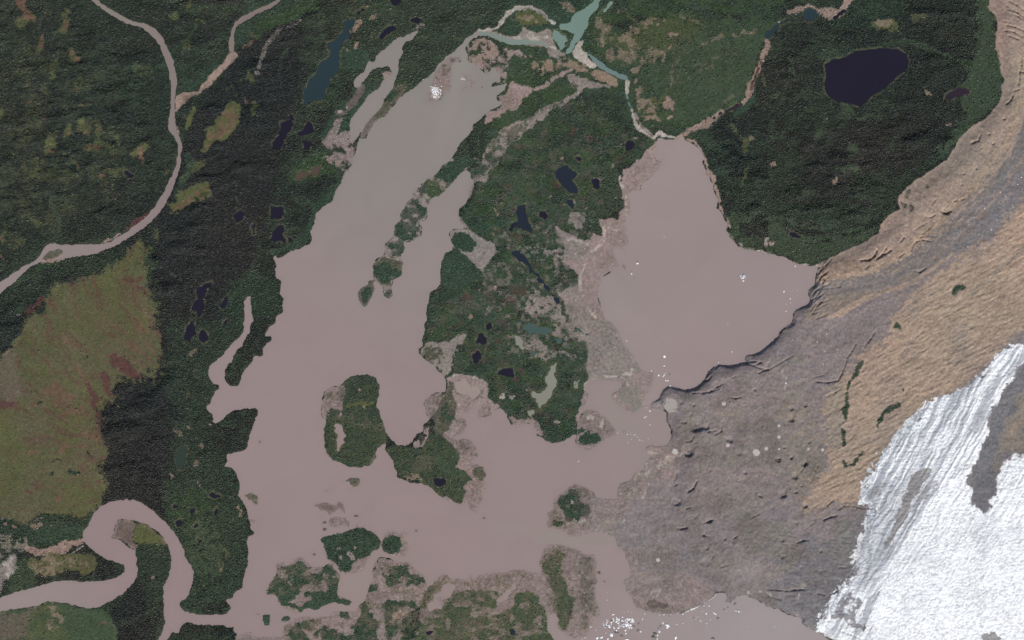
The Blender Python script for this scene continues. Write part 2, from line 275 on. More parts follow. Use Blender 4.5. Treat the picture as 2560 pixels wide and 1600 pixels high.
# land that stands inside a water outline: (object name, outline, label)
LANDS = [
 ("sandbar","10 1850 530 1800 560 1740 620 1690 700 1665 800 1640 860 1640 920 1560 970 1680 960 1750 930 1770 880 1830 860 1850 830 1845 720 1850 620 1880 600 1920 590 1940 560 1920 535","grassy grey sandbar with white debris at its tip"),
 ("sandbar","01 390 950 420 910 470 860 560 850 610 870 560 900 500 945","brown gravel bar in the bend of the western river"),
 ("island","10 1940 740 1980 710 2030 730 2090 790 2080 820 2030 825 1990 780","muddy islet in the northern bay"),
 ("island","10 1950 820 1990 815 2000 850 1960 850","small muddy islet west of the northern bay shore"),
 ("island","11 1050 1190 1070 1140 1110 1150 1110 1190 1118 1240 1090 1300 1060 1370 1030 1392 1005 1370 970 1310 965 1250 990 1210","dark green drop-shaped island off the tip of the island chain"),
 ("island","10 1240 690 1290 690 1280 730 1220 740 1215 710","tiny wooded islet in the narrow forked lake"),
 ("island","12 870 1512 900 1495 960 1500 1000 1512; 13 1000 0 960 50 920 70 890 40 880 10 830 15 810 5","low brown islet north of the drowned brush"),
 ("island","13 690 370 760 345 830 350 870 400 875 440 800 440 750 455 690 440","round drowned-brush islet with a green heart"),
 ("island","13 535 240 590 220 650 215 720 225 760 250 770 200 820 210 835 260 840 330 815 320 800 260 740 300 690 330 660 290 610 290 580 260","ragged drowned-brush islet in open water"),
 ("island","13 610 560 680 520 790 505 880 480 950 450 950 425 1020 455 1110 490 1145 530 1185 580 1170 640 1110 680 1050 760 1010 840 950 880 850 890 790 870 740 800 680 750 660 700 650 640","big green island of the southern group"),
 ("island","13 1185 620 1200 560 1230 490 1280 475 1350 510 1440 495 1440 520 1380 540 1430 600 1440 640 1400 730 1330 730 1270 705 1200 680","rounded green island beside the big southern one"),
 ("island","13 190 900 190 800 260 770 280 820 360 770 380 735 450 730 470 770 520 820 620 820 700 790 760 850 800 930 780 1000 770 1090 850 1120 925 1160 870 1190 740 1150 640 1190 580 1230 470 1210 380 1270 310 1230 240 1200 210 1140 190 1090 100 1080 100 1040 140 960","tangled brushy island at the south-west of the lake"),
 ("island","13 65 1270 130 1265 135 1370 70 1385","small square green islet"),
 ("island","13 220 1340 250 1280 310 1280 345 1310 280 1350","small green islet east of the square one"),
 ("island","13 0 1255 35 1255 30 1280 0 1280","tiny islet at the south-west shore"),
 ("island","03 2310 150 2370 120 2430 140 2440 200 2419 240 2390 210","dark islet off the western shore"),
 ("island","03 2370 370 2400 380 2419 410 2380 400","narrow islet off the western shore"),
 ("island","10 2320 1512 2330 1505 2335 1512","low mud bank"),
 ("island","21 1040 990 1075 985 1085 1050 1060 1040","mud bar on the western side of the eastern lake"),
]
LANDS = [(n, P(t), l) for n, t, l in LANDS]
# drowned brush specks
for (c, r, x, y, a, b) in [(1,3,685,100,50,8),(1,3,950,340,26,14),(1,3,1510,480,22,14),(1,3,2150,362,12,9),(1,3,550,705,14,12),(1,3,650,470,20,14),(1,3,645,400,18,14),
        (2,3,875,955,14,18),(2,3,835,950,8,14),(2,3,945,950,8,8),(2,3,825,880,8,20),(1,2,1110,1385,14,16),(2,1,1000,1040,18,12),(2,1,1035,1125,14,8),(1,2,2160,890,70,25),(1,3,630,350,8,30),(2,2,1060,1060,16,6),(1,0,2105,720,14,9),(1,0,2140,820,14,14),(1,2,30,1150,8,20)]:
    LANDS.append(("islet", [(640*c+Z*(x+a*math.cos(q)*(0.8+0.4*random.random())), 400*r+Z*(y+b*math.sin(q)*(0.8+0.4*random.random()))) for q in [k*math.pi/4 for k in range(8)]], None))
# ------------------------------------------------------------------ land cover layers
# cover class: apparent colour, conifer density, shrub density
CL = {
 'dark':  ((45, 51, 45), 0.97, 0.0),
 'mixed': ((48, 60, 49), 0.55, 0.5),
 'green': ((53, 68, 56), 0.06, 0.95),
 'spruce': ((44, 46, 45), 0.99, 0.0),
 'knoll': ((56, 67, 55), 0.2, 0.6),
 'alder': ((68, 78, 63), 0.03, 0.4),
 'lush':  ((56, 72, 48), 0.02, 0.9),
 'smooth':((62, 75, 59), 0.0, 0.35),
 'bog':   ((86, 85, 60), 0.0, 0.02),
 'olive': ((86, 89, 60), 0.02, 0.08),
 'red':   ((104, 82, 70), 0.0, 0.0),
 'maroon':((86, 58, 58), 0.0, 0.0),
 'tan':   ((137, 120, 107), 0.0, 0.02),
 'pink':  ((150, 128, 120), 0.0, 0.0),
 'pale':  ((172, 164, 157), 0.0, 0.0),
 'grey':  ((133, 124, 120), 0.0, 0.04),
 'mud':   ((140, 125, 123), 0.0, 0.0),
 'drown': ((131, 117, 115), 0.0, 0.08),
 'brush': ((82, 82, 70), 0.02, 0.45),
 'deadwood': ((104, 92, 88), 0.0, 0.05),
 'light_tan': ((161, 142, 127), 0.0, 0.0),
 'lobe':  ((161, 141, 127), 0.0, 0.0),
 'band':  ((118, 113, 113), 0.0, 0.0),
 'debris':((130, 120, 122), 0.0, 0.0),
 'debris_warm': ((132, 121, 113), 0.0, 0.0),
 'debris_green': ((123, 122, 115), 0.0, 0.0),
 'moraine':((151, 134, 126), 0.0, 0.0),
 'slate': ((117, 114, 119), 0.0, 0.0),
 'ice':   ((238, 240, 246), 0.0, 0.0),
 'icegrey':((146, 149, 160), 0.0, 0.0),
}
COL = np.empty((NY, NX, 3)); COL[:] = lin(*CL['dark'][0])
TD = np.full((NY, NX), CL['dark'][1])
SH = np.zeros((NY, NX))
n_a = fbm(PX/34, PY/34, 4, 1)
n_b = fbm(PX/11, PY/11, 3, 9)
n_c = fbm(PX/90, PY/90, 4, 20)
n_f = rng.random((NY, NX))
n_d = 0.5*n_a + 0.5*fbm(PX/14, PY/14, 3, 53)
n_e = fbm(PX/5.5, PY/5.5, 2, 27)
SPK = np.zeros((NY, NX))
SPECKLE = {'drown': 0.62, 'deadwood': 0.7, 'brush': 0.8, 'grey': 0.6, 'mud': 0.38, 'tan': 0.5, 'pink': 0.45, 'moraine': 0.1, 'red': 0.4, 'olive': 0.35, 'bog': 0.15, 'pale': 0.2, 'light_tan': 0.06}

def rag(poly, amp):
    """Break an outline into short steps and let natural irregularity in."""
    p = np.asarray(poly, float); out = []
    for k in range(len(p)):
        q = p[(k+1) % len(p)]; n = max(1, int(np.hypot(*(q-p[k]))/4))
        n = min(n, 200)
        out.append(p[k]+(q-p[k])*(np.arange(n)/n)[:, None])
    o = np.vstack(out)
    for sc, k, s in ((26, 1.3, 2), (9, 1.0, 14)):
        o = o + amp*k*2*np.stack([fbm(o[:, 0]/sc, o[:, 1]/sc, 2, s)-0.5, fbm(o[:, 0]/sc+40, o[:, 1]/sc+9, 2, s+4)-0.5], 1)
    return o

def cover(cls, poly, feather=6, edge=0.5, fill=None, alpha=1.0, n=None, veg=True):
    """Lay a cover class over an outline; edge = raggedness; fill=(threshold,width) breaks it into patches."""
    c, td, sh = CL[cls]
    poly = np.array(poly)
    pad = 24 + feather*3
    i0 = max(0, int((poly[:, 0].min()-pad-X0)/STEP)); i1 = min(NX, int((poly[:, 0].max()+pad-X0)/STEP)+2)
    j0 = max(0, int((poly[:, 1].min()-pad-Y0)/STEP)); j1 = min(NY, int((poly[:, 1].max()+pad-Y0)/STEP)+2)
    if i1 <= i0 or j1 <= j0: return
    m = raster(rag(poly, 7*edge))[j0:j1, i0:i1].astype(np.float32)
    a = blur(m, max(1, feather/STEP/1.5)) if feather > 0 else m
    s = (slice(j0, j1), slice(i0, i1))
    w = (n_b[s]-0.5)*1.0*edge + (n_a[s]-0.5)*0.8*edge + (n_e[s]-0.5)*1.3*edge
    soft = 0.10 if feather < 12 else 0.28
    a = sst(0.5-soft, 0.5+soft, a + w*(a > 0.02)*(a < 0.98))
    if fill is not None:
        q = n_b if n is None else n
        a = a*sst(fill[0]-fill[1], fill[0]+fill[1], q[s])
    a = a*alpha
    COL[s] = COL[s]*(1-a[..., None]) + lin(*c)*a[..., None]
    SPK[s] = SPK[s]*(1-a) + SPECKLE.get(cls, 0.0)*a
    if veg:
        TD[s] = TD[s]*(1-a) + td*a
        SH[s] = SH[s]*(1-a) + sh*a
    return s, a

def blobs(cls, cr, items, **kw):
    """Irregular round patches: 'x y rx ry x y rx ry ...' on one survey sheet."""
    c, r = int(cr[0]), int(cr[1])
    v = [float(q) for q in items.split()]
    for i in range(0, len(v), 4):
        x, y, rx, ry = v[i:i+4]
        k = 12; ph = random.random()*6
        pts = []
        for q in range(k):
            t = q*2*math.pi/k
            f = 0.75 + 0.3*math.sin(2*t+ph) + 0.2*(random.random()-0.5)
            pts.append((640*c+Z*(x+rx*f*math.cos(t)), 400*r+Z*(y+ry*f*math.sin(t))))
        cover(cls, pts, **kw)

def ribbon(cls, txt, width, feather=2, edge=0.4, **kw):
    """A strip of cover following a line, width in survey units."""
    p = np.array(P(txt)); nrm = np.zeros_like(p)
    d = np.gradient(p, axis=0); L = np.hypot(d[:, 0], d[:, 1])+1e-9
    nrm[:, 0] = -d[:, 1]/L; nrm[:, 1] = d[:, 0]/L
    w = np.array(width if hasattr(width, '__len__') else [width, width], float)
    w = np.interp(np.linspace(0, 1, len(p)), np.linspace(0, 1, len(w)), w)[:, None]/2
    cover(cls, np.vstack([p+nrm*w, (p-nrm*w)[::-1]]), feather=feather, edge=edge, **kw)

# green scrub country between and around the two lakes
cover('mixed', [(880,-300),(2120,-300),(1960,30),(1900,120),(1870,240),(1740,320),(1690,400),(1560,420),(1480,560),(1500,900),(1480,1120),(1280,1130),(1100,990),(1030,880),(1080,650),(1180,480),(1180,330),(900,200)], 30, 0.6)
cover('green', [(1300,-300),(2040,-300),(1930,40),(1900,120),(1870,240),(1740,320),(1690,380),(1560,410),(1400,500),(1480,560),(1500,900),(1480,1120),(1290,1130),(1130,980),(1060,860),(1110,640),(1190,480),(1230,330),(1260,60)], 24, 0.7)
cover('mixed', P("20 700 -400 1150 -400 1500 0 1850 150 2300 150 2419 100 2419 250 1900 380 1600 330 1300 150 1050 300 850 200 830 100"), 20, 0.6)
cover('dark', P("20 850 120 1000 100 1200 140 1180 230 1060 310 900 230"), 10, 0.5)
cover('dark', P("20 1700 -300 2419 -300 2419 120 2200 200 1950 180 1850 60"), 16, 0.8, alpha=0.7)
cover('smooth', P("20 1400 500 1700 440 2300 320 2390 300 2350 500 2280 640 2240 800 2160 960 2050 1000 1880 1080 1500 1220 1380 1230 1330 1100 1200 950 1180 800 1300 650"), 14, 0.6, fill=(0.40,0.2), alpha=0.85)
cover('smooth', P("20 1350 1080 1700 1050 1900 1090 1650 1210 1560 1260 1380 1240 1300 1160"), 8, 0.4)
cover('dark', P("20 300 1100 600 900 800 850 1000 870 1070 950 1100 1050 1150 1180 1300 1280 1250 1400 900 1500 200 1500 100 1350"), 14, 0.6, alpha=0.42)
cover('lush', P("20 0 1050 200 850 400 800 650 850 600 930 350 1010 250 1080 0 1250; 10 2200 1200 2300 1080"), 8, 0.6, alpha=0.7)
cover('smooth', P("21 600 330 900 150 1040 120 1060 300 1060 470 820 560 840 700 650 600 640 450"), 10, 0.5, alpha=0.6)
cover('smooth', P("21 200 640 380 600 420 780 280 850"), 8, 0.4, alpha=0.5)
cover('smooth', P("22 420 420 700 400 700 640 640 880 560 1120 400 1160 290 1090 300 850 420 700"), 8, 0.4, alpha=0.5)
# broad lighter and darker stands in the spruce forest
FOREST = [(-260,-260),(2240,-260),(2240,600),(2000,640),(1800,640),(1700,360),(1500,420),(1200,500),(1000,420),(640,640),(600,1500),(500,1760),(-260,1760)]
cover('mixed', FOREST, 20, 0.6, fill=(0.54,0.07), n=fbm(PX/70, PY/46, 4, 10), alpha=0.65)
cover('smooth', FOREST, 20, 0.6, fill=(0.60,0.06), n=fbm(PX/44, PY/24, 4, 17), alpha=0.45)
BELT = [(480,300),(640,60),(760,80),(740,250),(700,420),(660,560),(600,760),(520,860),(470,960),(450,1180),(400,1300),(260,1260),(250,1000),(370,800),(375,640),(400,520)]
cover('spruce', BELT, 14, 0.8)
cover('spruce', P("02 1180 550 1600 560 1640 900 1640 1300 1700 1512 1000 1512 950 1000 930 830 1050 700"), 8, 0.6)
cover('spruce', P("03 1000 -20 1680 -20 1600 330 1400 260 1200 180 1000 150; 03 1100 400"), 8, 0.6, alpha=0.8)
cover('spruce', P("03 1020 1250 1300 1000 1350 900 1500 1100 1530 1300 1450 1512 1400 1700 1120 1700 1100 1400"), 8, 0.7, alpha=0.8)
cover('spruce', P("01 500 500 900 380 1300 380 1400 500 1150 680 900 780 600 700"), 24, 1.0, alpha=0.6)
cover('spruce', P("30 760 1150 1100 1120 1700 1180 1500 1512; 31 1300 100 900 420 400 460 -60 420 -200 0"), 24, 1.0, fill=(0.47,0.1), n=n_c, alpha=0.8)
cover('mixed', [(-260,-260),(420,-260),(420,360),(330,560),(120,600),(-260,700)], 24, 1.0, fill=(0.46,0.1), n=fbm(PX/36, PY/24, 4, 39), alpha=0.12)
cover('olive', [(-260,-260),(220,-260),(330,300),(300,480),(120,600),(-260,700)], 24, 1.0, fill=(0.55,0.08), n=fbm(PX/28, PY/20, 4, 49), alpha=0.2)
cover('dark', [(-340,-260),(400,-260),(420,300),(330,560),(-340,760)], 30, 0.6, alpha=0.55)
# flooded flats south of the scrub
cover('drown', [(1090,1010),(1150,960),(1290,1100),(1470,1110),(1470,900),(1440,760),(1560,780),(1660,1010),(1660,1250),(1700,1900),(560,1900),(600,1480),(700,1330),(860,1380),(1020,1500),(1150,1500),(1090,1150)], 6, 0.6)
for nm_, poly_, lab_ in LANDS:
    cover('brush' if lab_ is None or 'dark' in lab_ or 'brown' in lab_ else 'deadwood' if 'drowned' in lab_ else 'drown', np.array(poly_)*1.0 + 4*np.sign(np.array(poly_)-np.mean(poly_, axis=0)), 2, 0.2)
cover('green', P("22 0 -20 600 -20 700 300 720 500 680 700 600 950 560 1130 330 1130 280 960 0 960; 12 2419 960 2300 800 2170 700 2150 560 1980 500 1900 480 1900 -20"), 8, 0.5)
# scrub mosaic: lighter alder, brown wet hollows, dead brush, dark spruce clumps
SCRUB = [(1110,640),(1190,480),(1240,350),(1450,230),(1560,330),(1690,400),(1560,420),(1480,560),(1500,900),(1480,1110),(1300,1110),(1130,980),(1060,860)]
SCRUBN = [(1240,40),(1420,120),(1500,-60),(2000,-60),(1900,120),(1870,240),(1720,320),(1600,320),(1450,220),(1250,330)]
for reg in (SCRUB, SCRUBN):
    cover('lush', reg, 14, 0.8, fill=(0.54,0.09), n=fbm(PX/30, PY/22, 4, 61), alpha=0.7)
    cover('mixed', reg, 14, 0.8, fill=(0.55,0.09), n=fbm(PX/24, PY/18, 4, 35), alpha=0.8 if reg is SCRUB else 0.35)
    cover('smooth', reg, 14, 0.8, fill=(0.56,0.08), n=fbm(PX/40, PY/20, 4, 12), alpha=0.6)
cover('deadwood', SCRUB, 10, 0.8, fill=(0.64,0.05), n=fbm(PX/15, PY/13, 3, 28), alpha=0.25)
cover('maroon', SCRUB, 10, 0.8, fill=(0.66,0.05), n=fbm(PX/22, PY/16, 3, 6), alpha=0.15)
cover('grey', [(1250,560),(1480,560),(1480,900),(1270,900),(1180,700)], 10, 0.8, fill=(0.63,0.05), n=fbm(PX/12, PY/10, 3, 45), alpha=0.4)
# western fringe of the lake
cover('green', P("10 1180 820 1010 980 890 1150 830 1290 640 1310 600 1250 740 1080 880 880 960 780"), 10, 0.7, alpha=0.9)
cover('mixed', P("10 800 400 1300 150 1340 350 1100 480 1020 640 900 800 760 680 790 480"), 16, 0.7)
cover('green', P("10 800 500 900 440 1050 480 1090 560 1010 660 900 640 790 640"), 10, 0.5)
cover('green', P("10 0 -200 560 -200 540 80 200 230 0 330; 00 2419 330 2150 560 1900 800 1690 870 1680 830 1850 740 2100 560 2170 480"), 14, 0.7, alpha=0.7)
cover('lush', P("10 0 170 150 150 330 90 560 -60 640 -60 560 100 300 210 90 290 0 400"), 8, 0.6, alpha=0.6)
cover('green', P("11 860 60 800 200 730 370 600 460 540 620 500 700 540 740 400 830 120 900 90 860 330 790 440 690 520 520 560 400 700 320"), 5, 0.5, alpha=0.8)
cover('lush', P("11 330 60 560 -40 800 -20 870 60 650 130 400 240 300 200"), 12, 0.7, alpha=0.6)
cover('mixed', P("01 2419 1050 2150 1180 2050 1450 2419 1500; 11 180 1500 250 1300 190 1120 0 1050"), 18, 0.7)
cover('mixed', P("02 1560 0 2300 0 2000 420 1960 620 2000 760 2000 960 1980 1200 2100 1400 2200 1510 1600 1510 1640 900 1560 560"), 18, 0.8, alpha=0.8)
cover('mixed', P("03 1560 0 2260 0 2340 400 2340 800 2300 960 2110 1180 1720 1200 1820 900 1740 640 1560 330"), 14, 0.6)
cover('smooth', P("03 1750 400 2050 380 2100 600 2100 900 1900 1000 1830 900 1760 650"), 12, 0.8, alpha=0.7, fill=(0.42,0.15))
cover('lush', P("03 1640 180 1900 60 2000 250 1800 400 1650 330"), 10, 0.8, fill=(0.5,0.12), alpha=0.7)
# north-western forest: lighter glades and old channels
cover('mixed', P("00 1150 700 1330 580 1600 680 1615 1050 1560 1200 1300 1100 1100 850"), 20, 0.9, alpha=0.55)
cover('olive', P("00 1250 640 1400 610 1430 700 1300 720"), 14, 0.9, alpha=0.35)
cover('olive', P("00 0 200 300 120 600 100 800 500 900 900 1000 1300 1300 1400 1200 1512 300 1512 0 1200"), 40, 1.2, fill=(0.58,0.07), n=n_d, alpha=0.3)
cover('olive', P("01 0 0 900 0 1250 100 900 350 500 700 0 900"), 40, 1.2, fill=(0.56,0.08), n=n_d, alpha=0.3)
blobs('olive','00',"220 200 130 90 615 200 70 110 395 400 50 60 710 530 70 110 510 640 60 120 745 790 50 60 800 1200 70 120 480 1380 60 110 890 1370 110 90 1330 1420 120 70 1090 1330 40 70 640 1230 40 80 920 1220 40 60 1640 150 60 60 1800 30 60 40 1760 420 50 70 1900 210 70 40 30 1060 50 60", feather=8, edge=0.8, alpha=0.75)
blobs('red','00',"215 40 100 65 260 150 75 75 615 240 26 50 398 390 36 60 705 490 32 45 740 560 30 40 490 570 20 35 545 665 25 18 745 850 22 20 705 940 14 24 780 1010 28 26 265 980 16 16 450 1110 30 14 797 1165 22 30 800 1255 26 34 920 1220 26 22 640 1275 14 26 485 1430 34 34 890 1380 66 46 1340 1445 66 56 1235 1450 22 18 1095 1345 14 26 520 790 14 18", feather=4, edge=0.7, alpha=0.9)
blobs('red','01',"1340 15 28 26 970 150 26 24 1090 385 18 22 725 60 18 40 10 750 24 30 15 920 26 40 1060 60 20 16", feather=4, edge=0.7, alpha=0.8)
blobs('olive','01',"320 120 60 50 545 265 30 34 370 600 70 40 210 780 50 80 1100 120 70 60 1460 690 50 60 20 800 40 120 720 60 30 60", feather=10, edge=0.9, alpha=0.6)
cover('olive', P("00 1870 1450 1940 1280 1960 1200 2080 1060 2200 950 2300 1000 2250 1150 2180 1260 2120 1320 2000 1380 1920 1460"), 8, 0.8)
cover('red', P("00 1900 1440 1960 1300 2060 1180 2100 1060 2200 990 2240 1140 2160 1240 2090 1270 1990 1360 1930 1430"), 8, 0.8, fill=(0.45,0.1), alpha=0.75)
cover('olive', P("00 1740 1220 1780 1130 1830 990 1850 1030 1810 1160 1770 1240"), 4, 0.5)
cover('red', P("00 2290 470 2419 320; 10 0 330 -20 350; 00 2380 430 2300 490"), 4, 0.6, alpha=0.7)
blobs('red','00',"2330 950 60 34 2390 340 30 60", feather=6, edge=0.8, alpha=0.6)
blobs('olive','00',"2400 1010 50 90 2370 730 60 60", feather=8, edge=0.8, alpha=0.7)
cover('olive', P("01 1610 440 1680 320 1790 260 1850 215 1970 215 2010 330 1850 400 1750 440 1680 500 1630 480"), 8, 0.8)
cover('red', P("01 1620 440 1740 370 1800 300 1870 300 1950 240 1990 320 1850 400 1740 430 1660 470"), 6, 0.8, fill=(0.46,0.1), alpha=0.8)
cover('olive', P("01 1700 200 1780 80 1870 0 1960 0 1900 90 1790 170 1740 240"), 8, 0.8, alpha=0.7)
cover('green', P("01 1690 220 1760 60 1720 -60 1790 -60 1850 60 1780 200 1680 340 1640 330"), 8, 0.6, alpha=0.6)
cover('mixed', P("01 460 960 900 900 1200 790 1260 830 1100 980 800 1050 560 1150 300 1330 0 1512 0 1300 280 1060"), 14, 0.8, alpha=0.6)
cover('lush', P("01 200 1120 400 960 560 950 360 1060 100 1230 60 1220"), 6, 0.5, alpha=0.5)
ribbon('smooth', "01 480 770 560 720 590 620 560 530 510 470 500 380 560 290 650 280", 9, 6, 0.6, alpha=0.6)
# old meander scars and creek lines
for t, w, c in [("00 1560 230 1640 150 1750 100 1900 75 2100 90 2280 95", 5, 'lush'), ("00 1680 790 1900 690 2150 500 2230 420", 4, 'lush'), ("00 1700 450 1780 350 1900 180", 6, 'lush'),
                ("10 0 700 60 560 110 430 170 330 280 250 420 200", 9, 'grey'), ("00 2100 860 2250 800 2400 620", 6, 'lush'), ("10 200 700 230 560 330 430", 5, 'smooth'),
                ("21 2260 0 2220 80 2190 160 2170 240", 7, 'olive'), ("20 1690 1320 1760 1250", 3, 'grey'), ("20 1820 1060 1960 980 2080 900", 4, 'tan'),
                ("20 2350 660 2380 730 2400 840", 8, 'olive'), ("20 2020 1180 2090 1180 2130 1270 2200 1310 2240 1370", 6, 'olive'), ("20 2180 1320 2250 1290 2200 1380 2230 1450", 14, 'olive'),
                ("02 0 210 100 60 180 -80", 4, 'grey'), ("02 0 340 120 210 210 60 290 -60", 6, 'olive'),
                ("30 700 960 800 1060 860 1130 960 1090 1100 1110", 10, 'smooth'), ("30 1080 430 1300 390 1450 430 1720 530", 12, 'smooth'), ("30 1780 570 1950 620 2190 590", 14, 'lush'), ("30 1490 1110 1700 1080", 5,'smooth')]:
    ribbon(c, t, w, 4, 0.8, alpha=0.6)
for t in ["20 1100 300 1200 210 1400 160 1550 150 1680 190 1800 260", "20 1000 80 1100 140 1200 200", "20 1540 740 1700 650 1900 560 2100 500", "20 1560 800 1750 700 2000 560", "20 1500 830 1530 620 1600 520 1720 450 1860 390 2000 350 2300 290"]:
    ribbon('tan', t, 6, 5, 1.0, fill=(0.45,0.2), alpha=0.5)
for t, w in [("00 330 860 450 950 540 1050 600 1130 580 1220 560 1330 600 1420", 5), ("00 0 840 200 870 340 880", 4), ("00 250 1400 340 1460 470 1480", 4), ("00 1300 850 1450 850 1600 840", 4), ("00 1330 1310 1440 1320 1560 1310", 4), ("01 0 280 200 270 330 300 420 260", 4), ("01 300 400 430 420 510 480", 5), ("01 600 310 760 350 900 440", 4), ("01 680 770 800 720 950 650", 4), ("01 100 1230 250 1150 420 1060 560 1000", 6), ("01 0 1380 180 1330 330 1260 480 1160", 6),
             ("00 2240 540 2419 420", 5), ("10 0 410 120 290 260 240 430 190 560 110", 6), ("10 130 470 160 380 230 330", 4), ("30 280 500 360 430 390 370", 4), ("30 0 730 120 740 270 660 400 680 530 700", 4), ("30 1240 330 1500 400 1700 480", 6), ("30 860 1140 1100 1130 1300 1100", 5), ("30 1280 1080 1500 1130 1700 1200", 5), ("30 1440 780 1600 760 1820 710", 4), ("31 550 330 700 320 900 310", 4), ("31 300 560 420 600 600 590", 5), ("31 700 380 950 400 1150 350", 4), ("31 0 610 120 640 240 680", 5), ("20 1900 1240 2100 1230 2300 1190 2419 1180", 5), ("20 1900 120 2100 160 2300 200", 4), ("20 1050 90 1250 200", 4)]:
    ribbon('spruce', t, w, 3, 0.8, alpha=0.85)
for t, w in [("00 240 1150 330 1120 450 1130", 5), ("00 900 430 960 330 1100 260", 4), ("00 1050 760 1180 660 1300 640", 8), ("00 1500 520 1540 560 1560 640", 4), ("30 200 560 240 660 250 730", 7), ("30 590 990 610 1060 640 1090", 5), ("30 520 1180 540 1060", 6), ("31 620 80 760 60 900 130", 9), ("31 160 560 280 620 480 640 700 620", 9), ("31 300 760 600 720 900 640", 10), ("01 1500 1000 1700 1130 1780 1200", 4), ("01 1920 700 1990 760 1990 880", 5), ("01 2260 470 2240 380 2290 300", 5), ("01 2170 1340 2260 1220 2380 1130", 6), ("03 1830 110 1900 90 1950 130", 5), ("11 0 820 100 880 200 900", 5)]:
    ribbon('smooth', t, w, 4, 0.9, alpha=0.7)
# tan flats scattered through the northern scrub
cover('olive', P("20 700 250 860 160 1000 320 1300 180 1560 150 1800 280 1600 420 1500 560 1300 560 1150 480 900 440"), 18, 0.9, alpha=0.4)
cover('tan', P("20 800 180 860 200 960 290 1080 330 1200 220 1380 160 1520 150 1540 190 1400 210 1250 270 1110 350 1200 430 1150 440 1020 400 920 380 830 440 760 320 720 260"), 8, 0.9, fill=(0.5,0.14), alpha=0.6)
cover('tan', P("20 860 460 1200 450 1450 470 1480 540 1300 580 1000 590 880 560"), 10, 1.0, fill=(0.52,0.13), alpha=0.5)
cover('tan', P("20 1450 310 1580 330 1560 350 1470 330"), 3, 0.4, alpha=0.8)
blobs('tan','20',"1170 650 60 24 1480 460 30 14 1380 240 40 20 1490 340 40 16 840 60 10 8 1160 760 40 16 1500 170 50 18 1440 560 60 30", feather=4, edge=0.9, alpha=0.7)
cover('tan', P("20 1150 800 1240 830 1300 960 1370 1000 1350 1010 1390 1090 1440 1150 1300 1130 1210 1060 1180 960 1150 900"), 8, 1.1, fill=(0.4,0.14), alpha=0.75)
cover('olive', P("20 1260 880 1330 900 1400 950 1470 820 1500 830 1400 1000 1370 1000"), 6, 0.6, alpha=0.6)
cover('pink', P("20 1410 980 1470 910 1530 980 1540 1040 1480 1060 1430 1020"), 4, 0.7, alpha=0.75)
cover('smooth', P("20 1400 500 1700 440 2300 320 2390 300 2350 500 2280 640 2240 800 2160 960 2050 1000 1880 1080 1560 1160 1540 900 1480 800 1560 640"), 14, 0.7, alpha=0.6)
cover('smooth', P("20 1250 640 1500 560 1560 640 1450 820 1240 860 1180 780"), 14, 0.8, alpha=0.5)
cover('tan', P("20 1270 1110 1400 1130 1520 1110 1540 1130 1420 1150"), 4, 0.9, fill=(0.5,0.1))
cover('tan', P("20 750 680 790 650 880 690 980 740 1010 800 1000 830 920 800 830 760 740 710"), 3, 0.4)
cover('tan', P("20 190 570 400 590 560 570 700 640 750 690 700 690 600 640 520 640 430 660 300 690 200 640"), 6, 0.9, fill=(0.44,0.1), alpha=0.85)
cover('tan', P("20 400 20 500 10 600 60 580 120 540 60 430 40"), 5, 0.8, alpha=0.6)
cover('olive', P("20 30 190 80 110 220 110 300 150 350 200 280 240 180 240 80 240"), 6, 0.8, alpha=0.9)
cover('tan', P("20 40 170 120 150 250 160 240 230 140 200 60 220"), 5, 1.0, fill=(0.52,0.08), alpha=0.7)
cover('grey', P("20 520 720 640 720 830 800 960 830 720 840 640 900 560 950 400 1020 340 1080 300 1120 200 1210 100 1250 80 1310 0 1350; 10 2419 1350 2360 1420 2300 1512; 11 2290 40 2200 130 2190 200 2060 220 2030 120 2100 20 2130 -40; 10 2190 1380 2300 1250 2419 1150; 20 150 1130 300 1010 500 920 620 870 560 780"), 5, 0.7, alpha=0.9)
STRIP = P("20 560 780 640 830 400 1020 250 1080 100 1250 0 1350; 10 2360 1420; 11 2290 40 2200 130 2060 220 2030 120 2130 -40; 10 2300 1250; 20 150 1130 300 1010 500 920")
cover('brush', STRIP, 5, 1.0, fill=(0.50,0.09), n=fbm(PX/14, PY/14, 3, 24), alpha=0.75)
cover('green', STRIP, 5, 1.0, fill=(0.56,0.06), n=fbm(PX/12, PY/12, 3, 56), alpha=0.8)
cover('green', P("11 2030 120 2100 40 2200 80 2150 150 2050 180"), 5, 0.9, fill=(0.53,0.1))
cover('mud', P("10 2170 1070 2290 1020 2350 960 2280 900 2360 870 2390 790; 20 60 780 250 820 360 750 420 700 560 660 560 690 440 740 380 780 290 830 170 890 100 980 0 1050; 10 2380 1070 2250 1130 2140 1160"), 5, 0.8)
cover('mud', P("10 2000 590 2010 430 2080 380 2200 370 2300 430 2419 480; 20 0 470 100 490 220 520 160 540 60 530 0 520; 10 2400 600 2300 560 2340 640 2400 700 2330 760 2220 810 2300 740 2240 650 2180 700"), 6, 0.8, fill=(0.42,0.12))
cover('tan', P("10 2010 480 2070 390 2180 380 2280 440 2380 500 2250 560 2120 590 2050 590"), 6, 0.9, fill=(0.5,0.1), alpha=0.6)
cover('drown', P("10 2370 860 2419 830; 20 0 800 80 900 0 980; 10 2340 970 2280 960"), 5, 0.8, alpha=0.8)
